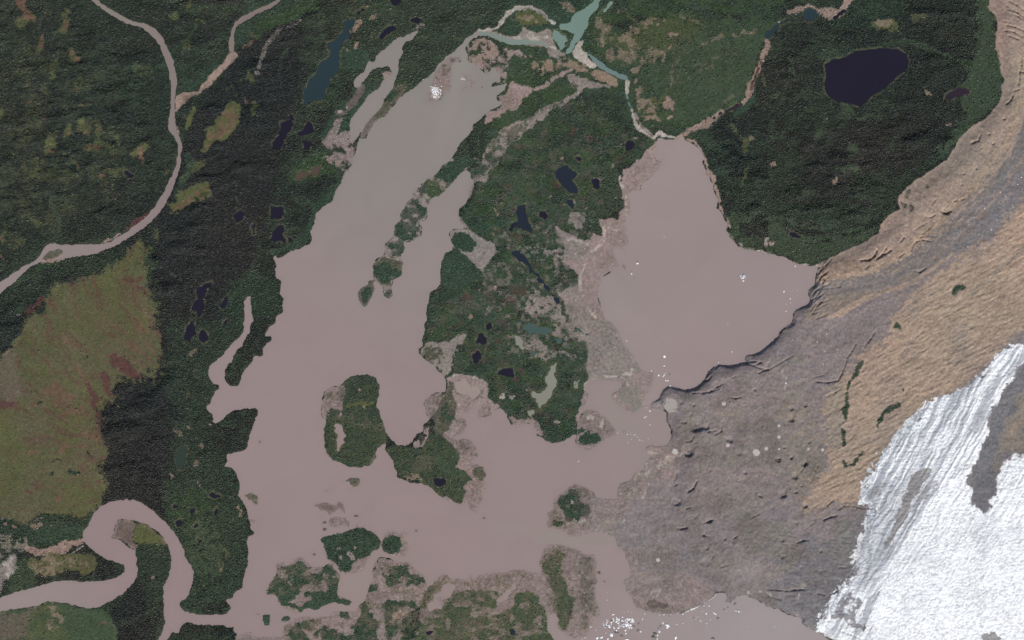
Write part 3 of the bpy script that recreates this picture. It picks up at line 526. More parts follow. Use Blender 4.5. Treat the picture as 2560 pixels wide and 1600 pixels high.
# braided channels: bright sand
ribbon('pale', "10 2100 300 2200 290 2280 260 2350 190 2400 110; 20 0 100 80 75 170 70 250 95 310 140 350 190 410 225", [12,11,10,9,12,12,9,12,12,10,7,5,5], 3, 0.5, alpha=0.85)
ribbon('grey', "20 60 85 170 80 250 105 310 150 360 200", 5, 2, 0.4)
cover('grey', P("10 2110 300 2220 290 2400 340; 20 0 345 70 320 110 250 160 300 240 310 330 260 380 300 390 390 430 470 500 500 480 540 400 560 340 520 330 450 230 430 60 422 0 418; 10 2400 410 2280 380 2200 340 2110 340"), 3, 0.4)
cover('pale', P("20 0 340 90 330 110 260 150 300 220 340 330 330 360 370 250 390 120 370 20 375"), 3, 0.8, fill=(0.5,0.08), alpha=0.9)
ribbon('pale', "20 70 330 110 260 130 250 165 310 240 305 330 262 365 290 380 330 385 400 410 450 470 500", 3.2, 1, 0.2)
ribbon('pale', "20 250 412 340 440 420 460 480 520 420 540 290 540", 4, 2, 0.5)
cover('green', P("10 2340 280 2400 260; 20 0 250 60 260 80 310 20 330 0 330; 10 2360 330"), 4, 0.6)
cover('pale', P("20 560 500 600 440 620 380 660 400 655 440 700 500 720 550 790 600 800 630 740 640 640 590 580 540"), 3, 0.5)
cover('pale', P("20 1060 750 1110 770 1105 850 1095 890 1075 900 1070 830"), 2, 0.3)
ribbon('pale', "20 1125 1040 1150 1110 1180 1190 1250 1240 1310 1290 1350 1310", [5,9,12,12,10,8], 2, 0.5, alpha=0.8)
ribbon('grey', "20 1160 1080 1200 1150 1270 1240 1330 1290", 6, 2, 0.6)
ribbon('pale', "20 1340 1300 1400 1270 1500 1290 1560 1290 1630 1310", [6,10,12,9,8], 2, 0.8)
ribbon('pale', "20 1360 1330 1330 1400 1290 1470 1250 1512", [4,5,4,4], 2, 0.4, alpha=0.7)
cover('pink', P("20 1210 1512 1250 1420 1330 1370 1350 1330 1370 1330 1350 1512"), 3, 0.4)
ribbon('pink', "20 1640 1300 1720 1350 1780 1420 1820 1500; 21 1820 20 1850 110 1910 170 1920 250 1940 340 1960 420 1990 500 2040 580 2060 640", [10,8,8,7,9,10,9,9,7,6,6,5,5], 2, 0.6)
ribbon('pale', "21 2040 690 2110 770 2180 830 2280 850 2419 880; 31 60 900 200 950 300 990 420 1000 480 990 600 940 720 880 800 830 900 800 1000 770", [3,4,5,6,6,6,5,5,6,8,8,6,6,6,5], 2, 0.6, alpha=0.85)
# north-eastern forest: glades, slope scrub beside the moraine
cover('smooth', P("30 1980 -300 2100 -300 2140 150 2165 330 2200 560 2240 780 2190 960 1960 1170 1760 1420 1690 1512 1560 1512 1720 1300 1850 1050 1780 900 1900 700 1960 400"), 14, 0.9, alpha=0.85)
cover('mixed', P("31 -60 470 280 560 560 640 880 600 1100 560 1300 230 1690 -20 1560 -20 1250 150 1080 400 850 480 550 480 200 400 -60 380"), 14, 1.0, alpha=0.8)
cover('smooth', P("31 -60 520 200 660 500 760 800 720 1080 570 1040 690 860 800 650 900 480 990 280 970 100 880 -60 860; 21 2000 550 2200 500 2419 520 2419 880 2250 850 2150 820 2040 690"), 10, 0.9, alpha=0.75)
cover('mixed', P("30 880 -100 1340 -100 1340 120 1200 180 1000 190 880 120"), 14, 0.9, alpha=0.8)
cover('olive', P("30 1340 120 1480 110 1500 170 1400 200 1340 180"), 8, 0.9, alpha=0.5)
cover('olive', P("30 980 200 1100 180 1180 190 1240 230 1220 290 1100 280 1000 270"), 5, 0.7, alpha=0.9)
cover('tan', P("30 980 205 1090 185 1180 200 1140 260 1030 245"), 5, 0.7, alpha=0.7)
blobs('tan','30',"1530 880 30 34 1240 130 50 14 500 1160 40 20 1890 1120 24 24 1700 1180 30 12 2215 590 12 16", feather=3, edge=0.9, alpha=0.8)
blobs('tan','31',"60 40 40 26 640 200 20 34 30 780 30 40", feather=3, edge=0.8, alpha=0.8)
blobs('smooth','30',"740 1040 60 40 900 1100 80 30 620 1020 24 30 120 1300 40 60 70 1310 20 40 220 650 30 50 460 1250 80 60 800 1420 120 50", feather=8, edge=1.0, alpha=0.7)
cover('pale', P("21 2380 740 2419 740; 31 0 750 50 790 40 810 0 820; 21 2390 810"), 3, 1.0, fill=(0.42,0.12), alpha=0.6)
blobs('tan','20',"2250 1290 30 30", feather=4, edge=0.8, alpha=0.6)
# north-eastern creek
ribbon('pink', "30 640 160 740 40 780 -60 800 -200", [12,22,24,24], 3, 0.6)
cover('pink', P("30 160 130 280 90 370 45 470 70 680 90 660 130 600 160 540 140 480 100 400 85 330 115 250 140"), 4, 0.8, alpha=0.8)
cover('pink', P("30 470 110 560 130 640 130 660 110 620 180 560 170"), 4, 0.7, alpha=0.8)
cover('pink', P("30 60 190 130 190 140 215 70 220"), 3, 0.6)
ribbon('pink', "30 0 390; 20 2410 420 2390 500 2330 600 2290 720 2250 830 2210 950 2170 990", [8,12,12,10,12,16,13,9], 2, 0.6, alpha=0.85)
ribbon('maroon', "20 2350 560 2300 700 2270 800 2255 850", 5, 2, 0.4)
ribbon('pink', "20 2000 1060 1900 1130 1820 1180 1740 1200 1660 1240 1560 1300", [10,18,20,14,9,5], 2, 0.7, alpha=0.85)
cover('green', P("20 2080 1080 2180 1000 2260 900 2320 820 2300 960 2200 1060 2120 1090"), 4, 0.4)
# western stream gravel
cover('pink', P("00 1655 1060 1720 1000 1800 920 1900 870 2000 800 2100 690 2220 560 2240 530 2210 485 2165 500 2120 570 2000 690 1900 810 1880 850 1750 870 1690 880 1655 910"), 3, 0.4)
cover('red', P("00 1700 1000 1750 900 1880 860 1800 920"), 3, 0.8, fill=(0.5,0.1), alpha=0.5)
ribbon('pink', "00 1650 1160 1680 1230 1685 1280", 7, 2, 0.4, alpha=0.7)
ribbon('maroon', "01 1170 690 1260 600 1330 560 1410 500", [3,10,11,2], 3, 0.6, alpha=0.9)
ribbon('pink', "01 940 790 1050 760 1160 690", 5, 2, 0.6, alpha=0.7)
ribbon('pink', "01 380 960 500 950 600 930", [9,8,3], 2, 0.6, alpha=0.8)
ribbon('red', "01 1575 0 1580 90 1570 160", 4, 2, 0.5, alpha=0.7)
# south-western meadow
MEADOW = P("""01 560 1190 750 1120 1000 1070 1130 990 1200 890 1280 790 1370 800 1360 960 1390 1160 1420 1300 1500 1360 1440 1512;
02 1460 0 1530 150 1520 380 1470 560 1250 550 1100 620 1050 700 1060 770 930 830 950 1000 980 1200 1010 1310 920 1350 900 1440 980 1512; 03 1010 60 1000 120 900 260 850 300 700 330 560 330 400 320 250 430 120 380 0 370 -900 370; 02 -900 420 0 360 130 260 230 90 270 0; 01 240 1512 400 1450 470 1280""")
cover('bog', MEADOW, 12, 1.1)
cover('lush', [(300,690),(380,620),(405,800),(390,930),(300,960),(280,900),(370,880),(375,760)], 14, 1.0, fill=(0.48,0.12), alpha=0.5)
ang_m = np.radians(np.interp(PY, [560, 800, 950, 1080, 1300], [70, 52, 38, 8, -6]))
um = (PX-160)*np.cos(ang_m)+(PY-960)*np.sin(ang_m); vm_ = -(PX-160)*np.sin(ang_m)+(PY-960)*np.cos(ang_m)
vm_ = vm_ + 34*(n_c-0.5) + 14*(n_a-0.5)
stre = fbm(um/60, vm_/11, 4, 30)
stre2 = fbm(um/40+5, vm_/17, 4, 36)
cover('olive', MEADOW, 5, 0.4, fill=(0.52,0.14), n=stre2, alpha=0.55)
cover('deadwood', MEADOW, 5, 0.4, fill=(0.54,0.16), n=n_c, alpha=0.2)
cover('red', MEADOW, 5, 0.4, fill=(0.58,0.09), n=stre, alpha=0.24)
cover('maroon', MEADOW, 5, 0.4, fill=(0.63,0.06), n=stre, alpha=0.4)
cover('olive', MEADOW, 5, 0.4, fill=(0.62,0.1), n=n_b, alpha=0.4)
cover('red', P("02 800 0 1440 -20 1480 100 1490 300 1340 560 1180 540 1000 400 1050 280 900 130"), 16, 0.8, fill=(0.48,0.14), n=stre, alpha=0.5)
cover('maroon', P("01 1120 1090 1340 1100 1350 1140 1240 1180 1140 1130"), 6, 0.9, alpha=0.6)
cover('deadwood', P("02 -900 300 130 300 200 500 220 800 0 820 -900 900"), 20, 0.8, alpha=0.5)
for t, w in [("02 1060 330 1130 400 1210 470 1350 550", [14,26,30,8]), ("02 980 500 1020 590 1040 720", [8,20,14]), ("02 780 530 840 640 900 760 890 830", [6,12,14,8]), ("02 570 160 640 220 690 250", [3,11,3]),
             ("02 410 720 520 640 630 740 520 800", [8,44,44,8]), ("02 0 800 120 810 160 830", [20,18,4]), ("02 240 820 340 800 400 840", [4,16,4]), ("02 600 890 700 870 800 900", [4,18,4]),
             ("02 930 830 930 960 950 1050", [6,10,5]), ("02 780 1080 880 1100 960 1140", [4,16,12]), ("02 540 1250 640 1200 780 1190 820 1210", [6,8,8,3]), ("02 100 1340 200 1280 400 1250", [6,8,3]),
             ("03 230 130 330 100 380 60", [5,9,3]), ("03 500 220 560 160 600 90", [7,9,3]), ("02 740 800 830 810", [10,12]), ("01 1260 1190 1340 1210 1400 1310", [4,6,6]), ("01 230 1480 330 1380 400 1290",[12,14,6]), ("02 650 380 740 480 820 600",[3,7,5])]:
    ribbon('maroon' if random.random() < 0.6 else 'red', t, w, 4, 0.9, alpha=0.85)
blobs('olive','02',"200 800 80 60 350 1420 80 50 260 430 60 120 1470 470 60 80", feather=12, edge=0.9, alpha=0.7)
blobs('olive','01',"1300 870 60 60 1060 1060 80 50 590 1290 60 50", feather=8, edge=0.9, alpha=0.8)
blobs('mixed','02',"520 1320 40 30 500 1450 90 24 860 1260 40 40 700 860 40 16 740 270 30 26 820 350 40 20 960 740 50 26 700 1440 60 30 1440 460 30 40 1340 490 30 16 1150 560 60 20 390 780 26 20", feather=3, edge=1.0, fill=(0.47,0.08))
cover('dark', P("02 -900 -300 -100 -200 110 -60 230 0 200 130 110 230 0 350 -100 400 -900 400"), 4, 0.5)
cover('mixed', P("03 0 370 250 440 420 330 620 340 800 400 860 330 800 500 760 580 600 600 400 640 0 620"), 8, 0.7)
cover('green', P("03 300 440 600 420 800 430 770 560 640 590 400 600"), 6, 0.5, alpha=0.7)
ribbon('grey', "03 0 375 100 370 130 400", 3, 2, 0.3, alpha=0.8)
ribbon('grey', "03 240 440 330 380 450 350", 3, 2, 0.3, alpha=0.8)
cover('olive', P("03 620 40 900 20 1010 60 1000 110 900 260 840 300 700 180"), 8, 0.9, fill=(0.5,0.1), alpha=0.8)
blobs('pink','03',"380 430 80 36 480 420 30 12 90 430 60 34", feather=5, edge=0.8, alpha=0.55)
cover('grey', P("03 -400 560 0 540 150 530 280 560 260 640 200 680 0 700 -400 700"), 8, 0.8, fill=(0.45,0.1), alpha=0.6)
ribbon('pink', "03 800 580 700 610 600 640 480 670 380 680 250 640", [12,16,24,22,14,10], 4, 0.7, alpha=0.85)
ribbon('pale', "03 640 720 720 670 800 620", 4, 2, 0.3, alpha=0.6)
cover('bog', P("03 280 780 500 700 700 700 900 690 940 800 820 900 660 850 460 910 300 860"), 8, 0.8, alpha=0.9)
cover('tan', P("03 300 800 460 740 640 790 560 870 480 910 330 880"), 6, 1.0, fill=(0.5,0.08), alpha=0.55)
cover('tan', P("03 650 750 800 730 850 820 700 850"), 5, 1.0, fill=(0.5,0.08), alpha=0.5)
cover('grey', P("03 -600 800 20 790 140 700 170 740 150 830 80 950 20 940 0 1090 -600 1160"), 6, 0.7, alpha=0.85)
cover('pale', P("03 20 840 120 720 160 720 110 840 70 950 40 910"), 4, 0.8, fill=(0.42,0.12), alpha=0.7)
cover('smooth', P("03 140 830 320 820 340 960 180 1040 90 1060 100 950"), 8, 0.6, alpha=0.5)
cover('smooth', P("03 -400 1270 200 1220 340 1200 460 1150 620 1170 740 1210 860 1225 980 1220 1040 1290 1100 1400 1100 1700 -400 1700"), 8, 0.4)
cover('olive', P("03 -400 1290 200 1240 460 1160 560 1240 560 1400 700 1500 700 1700 -400 1700"), 14, 1.0, fill=(0.45,0.12), alpha=0.6)
cover('tan', P("03 390 1380 460 1300 490 1180 520 1280 600 1330 540 1400 440 1400"), 6, 1.0, fill=(0.42,0.1), alpha=0.7)
cover('deadwood', P("03 -400 1290 150 1260 340 1200 360 1240 250 1340 240 1512 -400 1600"), 12, 0.8, alpha=0.6)
ribbon('red', "03 940 1330 980 1340 1020 1350", 7, 3, 0.7, alpha=0.5)
cover('deadwood', P("03 1100 385 1200 380 1290 400 1260 500 1270 580 1320 620 1270 660 1230 630 1140 570 1035 545 1070 500"), 4, 0.5)
cover('olive', P("03 1290 410 1420 440 1490 500 1560 590 1560 620 1400 600 1330 610 1260 560 1270 480"), 5, 0.5)
cover('mixed', P("03 1280 680 1400 620 1560 640 1600 740 1600 850 1560 960 1530 1100 1530 1290 1400 1300 1350 1050 1310 860"), 12, 0.6, alpha=0.7)
blobs('tan','03',"1880 45 30 30 1640 -40 20 40 2290 320 16 60 2160 1150 34 26 2380 1450 60 30 2080 830 16 50 1440 930 20 20 2270 280 14 40", feather=3, edge=0.8, alpha=0.8)
blobs('tan','02',"1840 1360 30 40 1900 1370 16 40 1670 1040 50 50 1780 1010 30 20 1760 820 12 30 1810 310 50 40 1920 1180 30 30", feather=5, edge=0.9, alpha=0.5)
blobs('mud','02',"1990 980 34 14", feather=3, edge=0.8)
# drowned brush, mud rims and sand along the lakes
cover('drown', P("10 830 1290 960 1330 920 1512 700 1420 620 1330 700 1260; 11 920 20 870 110 760 60 640 0"), 8, 0.8, fill=(0.42,0.12))
cover('mud', P("10 700 1240 760 1100 810 1090 790 1160 750 1280 840 1230 890 1220 920 1380 860 1400 820 1310 680 1400 650 1360"), 5, 0.8, alpha=0.8)
cover('deadwood', P("10 830 1030 860 950 920 880 1000 800 1050 820 1010 900 960 940 900 1010 840 1060 770 1080 740 1050"), 5, 0.8, alpha=0.85)
blobs('pale','10',"785 1045 24 14 840 1015 20 12 905 970 14 10", feather=2, edge=0.6, alpha=0.7)
cover('brush', P("10 1310 820 1420 800 1400 890 1330 960 1270 1040 1220 1100 1150 1140 1100 1170 1040 1310 970 1300 1060 1120 1150 1060 1200 990 1260 900"), 4, 0.8)
cover('deadwood', P("10 1060 1100 1120 1120 1160 1140 1060 1250 1040 1310 970 1300"), 3, 0.6, alpha=0.8)
cover('green', P("10 1240 900 1310 850 1320 900 1250 960"), 4, 0.8)
cover('drown', P("10 1520 820 1640 700 1650 820 1600 830"), 5, 0.8, alpha=0.7)
cover('grey', P("10 1490 150 1480 260 1620 230 1660 170 1640 200 1560 280 1500 300 1450 300"), 4, 1.0, fill=(0.56,0.08), alpha=0.6)
cover('tan', P("10 920 200 1010 160 1000 240 930 290 960 380 960 460 900 500 870 500 930 420 900 300"), 4, 0.9, fill=(0.46,0.1), alpha=0.85)
blobs('tan','10',"1060 70 20 20 1100 160 40 16 1070 350 30 24 870 500 20 8", feather=4, edge=0.9, alpha=0.6)
cover('drown', P("10 1850 530 1800 560 1740 620 1690 700 1665 800 1640 860 1640 920 1560 970 1680 960 1750 930 1770 880 1830 860 1850 830 1845 720 1850 620 1880 600 1920 590 1940 560 1920 535"), 2, 0.3)
cover('smooth', P("10 1850 530 1740 620 1690 720 1760 740 1840 700 1850 600 1920 560"), 4, 0.8, fill=(0.45,0.12), alpha=0.7)
cover('pale', P("10 1650 830 1690 810 1750 830 1755 920 1640 920"), 3, 0.8, fill=(0.42,0.1), alpha=0.9)
# the island chain
CH = P("11 2130 -20 2000 80 1890 170 1840 230 1790 290 1740 330 1650 370 1620 430 1615 540 1590 570 1540 590 1565 660 1555 720 1500 740 1470 775 1400 770 1390 790 1400 830 1390 880 1370 890 1385 960 1380 1060 1380 1090 1340 1110 1290 1130 1280 1190 1285 1290 1250 1305 1205 1280 1200 1200 1150 1160 1110 1120 1105 1050 1105 990 1150 930 1220 890 1215 830 1240 770 1280 750 1300 740 1300 700 1315 620 1370 560 1365 490 1400 470 1410 430 1470 360 1500 300 1560 240 1610 180 1690 140 1740 80 1840 -20")
cover('grey', CH, 2, 0.3)
cover('drown', CH, 2, 0.3, fill=(0.5,0.1), alpha=0.8)
cover('green', CH, 3, 0.6, fill=(0.49,0.08), n=fbm(PX/17, PY/12, 4, 22), alpha=0.85)
cover('green', P("11 1840 -20 2120 -20 1990 80 1900 150 1860 200 1780 200 1690 150 1740 80"), 4, 0.6)
cover('lush', P("11 1600 180 1700 190 1760 250 1780 300 1700 340 1620 330 1590 260"), 6, 0.9, alpha=0.8)
cover('green', P("11 1480 390 1560 410 1615 470 1610 530 1570 520 1500 440"), 4, 0.6)
cover('green', P("11 1320 610 1400 630 1420 690 1500 740 1470 775 1400 765 1310 720"), 4, 0.5)
cover('green', P("11 1430 640 1540 700 1540 730 1480 720"), 4, 0.6)
cover('green', P("11 1230 790 1380 780 1395 880 1290 880 1240 830"), 4, 1.0, fill=(0.48,0.12))
cover('brush', P("11 1120 960 1220 910 1380 960 1380 1090 1280 1120 1270 1190 1210 1190 1110 1100"), 4, 0.4)
cover('green', P("11 1110 1010 1220 960 1300 1030 1370 1060 1350 1110 1260 1100 1280 1180 1200 1170 1120 1080"), 6, 0.6)
cover('brush', P("11 1100 1160 1115 1240 1030 1385 970 1260 1010 1200"), 2, 0.3)
cover('green', P("11 1090 1190 1100 1260 1030 1360 985 1260 1030 1200"), 3, 0.4, alpha=0.9)
# east bank brush and mud
cover('grey', P("11 1850 655 1980 650 2080 720 2200 760 2270 800 2250 900 2200 980 2130 1070 2060 980 1960 900 1860 850 1830 760"), 5, 0.7)
cover('green', P("11 1880 680 1990 690 2090 790 2060 850 1960 870 1870 850 1845 770"), 4, 0.6)
cover('drown', P("11 1840 660 1880 670 1870 740 1830 730"), 3, 0.6)
cover('green', P("11 1790 880 1960 900 2060 1000 2130 1080 2000 1200 1760 1200 1750 1010"), 6, 0.6)
ribbon('drown', "11 2030 200 2020 300 1980 410 1920 470 1910 540 1950 620 2000 660", 8, 3, 0.9)
cover('grey', P("12 1620 200 1780 200 1950 130 2000 150 1900 260 1850 420 1790 530 1700 450 1620 380 1540 300"), 6, 0.8)
cover('brush', P("12 1540 290 1620 260 1720 240 1780 270 1750 380 1720 470 1620 390"), 5, 0.9, fill=(0.46,0.08))
blobs('maroon','12',"2280 200 50 30 2240 110 40 30 2060 330 60 50 2150 390 60 30 2320 20 50 20", feather=6, edge=0.9, alpha=0.55)
blobs('maroon','11',"2000 1310 70 60 2380 1330 60 40 2110 1230 30 30 2290 660 30 40", feather=6, edge=0.9, alpha=0.5)
blobs('tan','11',"2020 1480 34 40 1770 1380 12 14 2240 1220 16 26 2280 490 20 30 2260 680 26 40 2340 420 20 30", feather=4, edge=0.8, alpha=0.7)
cover('maroon', P("02 -1 -1 0 0 0 -1"), 1, 0.1)
# mud, brush and pools south of the central scrub
cover('mud', P("12 1780 540 1900 500 2030 540 2150 560 2180 650 2200 760 2310 820 2240 860 2250 910 2160 900 2090 940 2100 850 2000 880 1960 960 1990 940 1980 1020 1900 1070 1840 1110 1760 1080 1700 1040 1750 740 1800 640"), 5, 0.6)
blobs('pale','12',"1870 520 60 16 1980 525 20 12 1850 750 40 40 1900 780 40 30 1740 1010 40 40 1560 1435 34 14 1770 1335 34 14 1820 940 20 20 2330 700 70 40 2050 560 40 12", feather=3, edge=0.9, alpha=0.75)
blobs('drown','12',"1960 700 60 40 2160 830 60 50 1960 950 50 40 1930 1040 60 40 2150 720 30 20 1900 860 40 30", feather=4, edge=0.9, alpha=0.8)
cover('brush', P("12 1810 560 1860 590 1850 680 1890 760 1880 900 1840 1000 1760 1090 1690 1060 1680 950 1720 840 1770 720 1800 640"), 3, 0.6)
cover('green', P("12 1790 760 1870 850 1870 960 1780 960 1740 900"), 5, 0.8)
cover('drown', P("12 1600 780 1650 710 1760 680 1760 760 1720 840 1660 920 1620 960 1590 860"), 3, 0.5)
cover('drown', P("12 1870 1120 1960 1120 2040 1150 2080 1220 2100 1290 2020 1340 1960 1320 1900 1240"), 4, 0.6)
cover('mud', P("12 1480 1190 1560 1100 1620 1080 1580 1160 1540 1210; 12 1540 1210 1580 1050 1640 1000 1650 1080 1580 1210"), 4, 0.7)
LP = P("12 1230 1200 1330 1200 1480 1210 1580 1190 1640 1080 1720 1060 1800 1120 1880 1200 1930 1300 1900 1380 2050 1512; 13 2060 60 1980 120 1930 230 1860 210 1740 150 1620 60; 12 1500 1500 1380 1490 1340 1450 1300 1350")
cover('knoll', LP, 3, 0.4)
cover('olive', LP, 3, 0.4, fill=(0.52,0.15), alpha=0.3)
cover('brush', P("12 1420 1350 1600 1250 1700 1300 1640 1420 1500 1440"), 10, 0.8, alpha=0.6)
cover('smooth', P("12 1680 1300 1850 1180 1930 1240 1930 1310 1870 1380 2050 1500 1850 1500"), 8, 0.5, alpha=0.8)
cover('tan', P("12 1380 1460 1560 1450 1560 1512 1400 1512"), 4, 1.0, fill=(0.47,0.08), alpha=0.7)
cover('drown', P("13 1960 60 2110 0 2180 20 2165 100 2140 140 2165 190 2110 240 2090 270 2080 310 2030 280 2000 220 1940 180 2000 130"), 4, 0.8)
cover('mud', P("12 1870 1380 1960 1340 2080 1360 2100 1420 2020 1470"), 4, 0.7)
cover('brush', P("12 2040 1420 2100 1380 2150 1420 2180 1470 2100 1500 2040 1470"), 4, 0.8)
# big brushy island
BI = P("12 1250 1110 1230 1050 1190 950 1150 830 1130 800 1155 740 1165 620 1140 560 1080 525 990 515 890 530 850 560 800 620 690 640 640 700 620 800 615 910 660 940 665 980 640 1020 650 1150 665 1260 720 1320 790 1345 880 1395 980 1385 1080 1380 1140 1300 1130 1230 1180 1190 1240 1160")
cover('knoll', BI, 2, 0.3)
cover('olive', BI, 2, 0.3, fill=(0.5,0.15), alpha=0.25)
cover('drown', P("12 800 620 690 640 640 700 620 800 615 910 660 940 680 880 720 830 830 840 800 720 860 620"), 5, 0.6)
cover('brush', P("12 1080 1380 1140 1300 1130 1230 1180 1190 1250 1160 1180 1170 1060 1320"), 4, 0.6)
ribbon('olive', "12 840 800 950 810 1100 790 1140 780", 8, 5, 0.8)
blobs('pink','12',"970 658 26 14 1020 835 16 14", feather=2, edge=0.6)
# southern islands
cover('drown', P("13 100 1080 140 960 190 800 270 770 450 730 520 820 700 790 860 850 1010 840 1100 880 1170 720 1450 780 1620 960 1620 1010 1680 980 1770 885 1820 945 2060 940 2419 860; 23 0 850 180 870 300 900 330 1000 400 1100 430 1200 350 1280 330 1400 450 1600; 13 2419 2200 200 2200 250 1380 480 1290 690 1280 860 1240 930 1240 970 1190 1040 1100 780 1000 800 940"), 4, 0.6)
cover('mud', P("13 500 1300 960 1240 1060 1100 1110 900 1240 800 1240 1000 1600 1010 1560 1160 1200 1140 1190 1300 1240 1512 1200 1700 520 1700"), 6, 0.7, alpha=0.7)
cover('drown', P("13 690 440 760 345 830 350 870 400 875 440 750 455"), 2, 0.6)
cover('deadwood', P("13 535 240 590 220 650 215 760 250 770 200 820 210 840 330 740 300 690 330 610 290"), 2, 0.5)
GI = P("13 610 560 680 520 790 505 880 480 950 455 1020 455 1110 490 1145 530 1185 580 1170 640 1110 680 1030 740 960 760 900 860 850 880 790 860 760 800 680 740 650 640")
cover('green', GI, 3, 0.5)
cover('mixed', GI, 3, 0.5, fill=(0.5,0.15), alpha=0.7)
blobs('mud','13',"780 640 30 14 930 650 34 20 800 760 24 40 900 740 40 50 960 800 60 40 880 700 30 20", feather=3, edge=0.9, alpha=0.85)
cover('green', P("13 1190 620 1220 540 1270 520 1350 540 1380 600 1370 680 1280 690 1200 660"), 4, 0.6)
cover('dark', P("13 1210 620 1240 590 1310 600 1320 650 1230 650"), 5, 0.7, alpha=0.6)
n_s = fbm(PX/22, PY/14, 4, 23)
cover('green', P("13 120 1070 150 950 200 830 280 790 450 760 520 830 700 810 780 880 790 990 760 1080 920 1150 840 1200 640 1190 580 1230 260 1210 200 1130"), 4, 0.9, fill=(0.47,0.06), n=n_s)
cover('green', P("13 1180 780 1300 790 1450 800 1600 930 1590 1000 1250 1010 1200 900"), 4, 0.9, fill=(0.52,0.06), n=n_s)
cover('green', P("13 270 1360 520 1330 700 1380 900 1330 960 1200 1040 1160 1080 1280 1170 1512 1150 1800 250 1800"), 4, 0.9, fill=(0.5,0.06), n=n_s)
cover('green', P("13 1190 1140 1480 1140 1560 1200 1560 1512 1540 1800 1240 1800 1210 1400"), 4, 0.9, fill=(0.47,0.06), n=n_s)
for t in ["13 280 850 380 790 470 780 490 850 420 880 320 880","13 130 970 190 920 280 930 300 990 380 980 500 900 500 960 420 1010 440 1060 380 1130 280 1180 270 1220 240 1180 230 1100 110 1060","13 640 850 700 820 750 850 740 900 660 900","13 630 950 700 920 780 930 790 980 680 1000",
          "13 520 1050 720 1030 770 1070 680 1110 530 1110","13 430 1190 520 1140 640 1150 590 1220 480 1220","13 730 1110 800 1110 910 1140 920 1165 840 1190 730 1160","13 1240 1000 1250 930 1260 820 1380 810 1400 870 1600 920 1600 960 1540 970 1440 930 1350 920 1300 1000","13 1060 1040 1100 970 1140 980 1150 1040 1100 1060",
          "13 960 1190 1040 1150 1060 1260 1150 1330 1170 1512 1150 1700 930 1700 930 1370 990 1300","13 820 1240 870 1240 880 1310 800 1330","13 1190 1180 1240 1120 1350 1140 1460 1140 1470 1180 1350 1210 1300 1320 1200 1340","13 240 1330 250 1285 310 1285 330 1310 270 1340","13 70 1280 125 1275 130 1360 75 1380",
          "13 290 1440 370 1330 490 1330 510 1370 440 1400 520 1512 520 1700 400 1700 350 1470","13 620 1420 700 1410 770 1460 770 1700 620 1700","13 1230 1400 1330 1390 1360 1440 1300 1512 1230 1512"]:
    cover('green', P(t), 4, 0.8)
SG = P("13 1600 1020 1680 990 1720 1060 1640 1180 1640 1240 1760 1220 1800 1140 1870 1080 2050 1040 2290 1040 2280 1180 2240 1280 2419 1200; 23 0 1150 30 1070 180 1040 260 1090 280 1200 330 1280 330 1420 420 1512 430 1800; 13 1560 1800 1480 1500 1540 1360 1570 1200")
cover('alder', SG, 4, 0.6)
cover('olive', SG, 4, 0.6, fill=(0.52,0.12), alpha=0.3)
cover('smooth', P("13 1780 1160 1880 1090 2050 1045 2280 1050 2270 1170 2100 1160 1900 1260 1760 1260"), 6, 0.4, alpha=0.7)
cover('mixed', P("13 1380 1330 1470 1220 1560 1200 1560 1380 1500 1512 1400 1512"), 6, 0.7)
cover('drown', SG, 4, 0.8, fill=(0.61,0.05), n=n_s, alpha=0.8)
cover('green', SG, 4, 0.8, fill=(0.5,0.1), n=fbm(PX/34, PY/18, 4, 41), alpha=0.35)
blobs('maroon','13',"1550 1310 40 60 2080 1330 70 30 1700 1500 60 30 2350 1300 50 40 1640 1440 60 40", feather=6, edge=0.9, alpha=0.5)
blobs('drown','13',"2240 1260 50 40 1820 1320 30 30 2240 1110 30 30 1700 1100 30 30 2160 960 60 30 2290 960 60 50", feather=4, edge=0.9, alpha=0.7)
cover('brush', P("13 1620 1020 1700 960 1780 960 1740 1060 1700 1090 1640 1170 1600 1240 1580 1150"), 4, 0.8, alpha=0.8)
ribbon('mud', "13 1060 1100 1110 1180 1160 1260 1190 1350 1210 1512 1230 1700", [20,22,18,13,12,12], 3, 0.4)
ribbon('pink', "13 1400 1220 1340 1280 1270 1350", [16,20,8], 4, 0.8, alpha=0.7)
# east brush islands and the mud between the lakes and the glacier
cover('drown', P("22 320 1145 280 1100 240 1090 210 1020 170 975 60 990 0 985; 12 2419 985 2380 920 2419 900; 22 60 940 200 930 280 980 290 1080"), 4, 0.6)
cover('drown', P("22 620 960 700 850 790 850 880 920 940 980 980 1040 980 1090 900 1120 840 1160 780 1215 700 1225 620 1190 590 1150 610 1090"), 3, 0.4)
cover('green', P("22 620 1100 700 1060 850 1070 850 1120 760 1160 620 1150"), 4, 0.9)
cover('green', P("22 630 1000 700 990 720 1040 640 1060"), 4, 0.9, fill=(0.48,0.1))
cover('pale', P("22 700 880 780 900 860 960 880 1020 800 990 740 960 700 920"), 4, 1.0, fill=(0.5,0.08), alpha=0.8)
cover('mud', P("22 600 960 690 680 720 700 680 800 700 850 620 960"), 4, 0.6)
cover('grey', P("22 560 0 900 0 990 90 1060 220 1130 320 1200 430 1250 490 1340 500 1310 600 1200 620 1050 640 1040 600 1000 570 860 580 720 560 720 300 700 180 620 200 600 60"), 5, 0.5)
cover('mud', P("22 1120 520 1240 480 1320 580 1310 680 1270 740 1220 780 1220 850 1160 870 1060 790 960 740 980 690 1060 650 1110 600"), 4, 0.5)
cover('debris_green', P("22 1040 640 1200 620 1200 700 1220 860 1160 870 1060 790 990 710"), 5, 0.6, alpha=0.7)
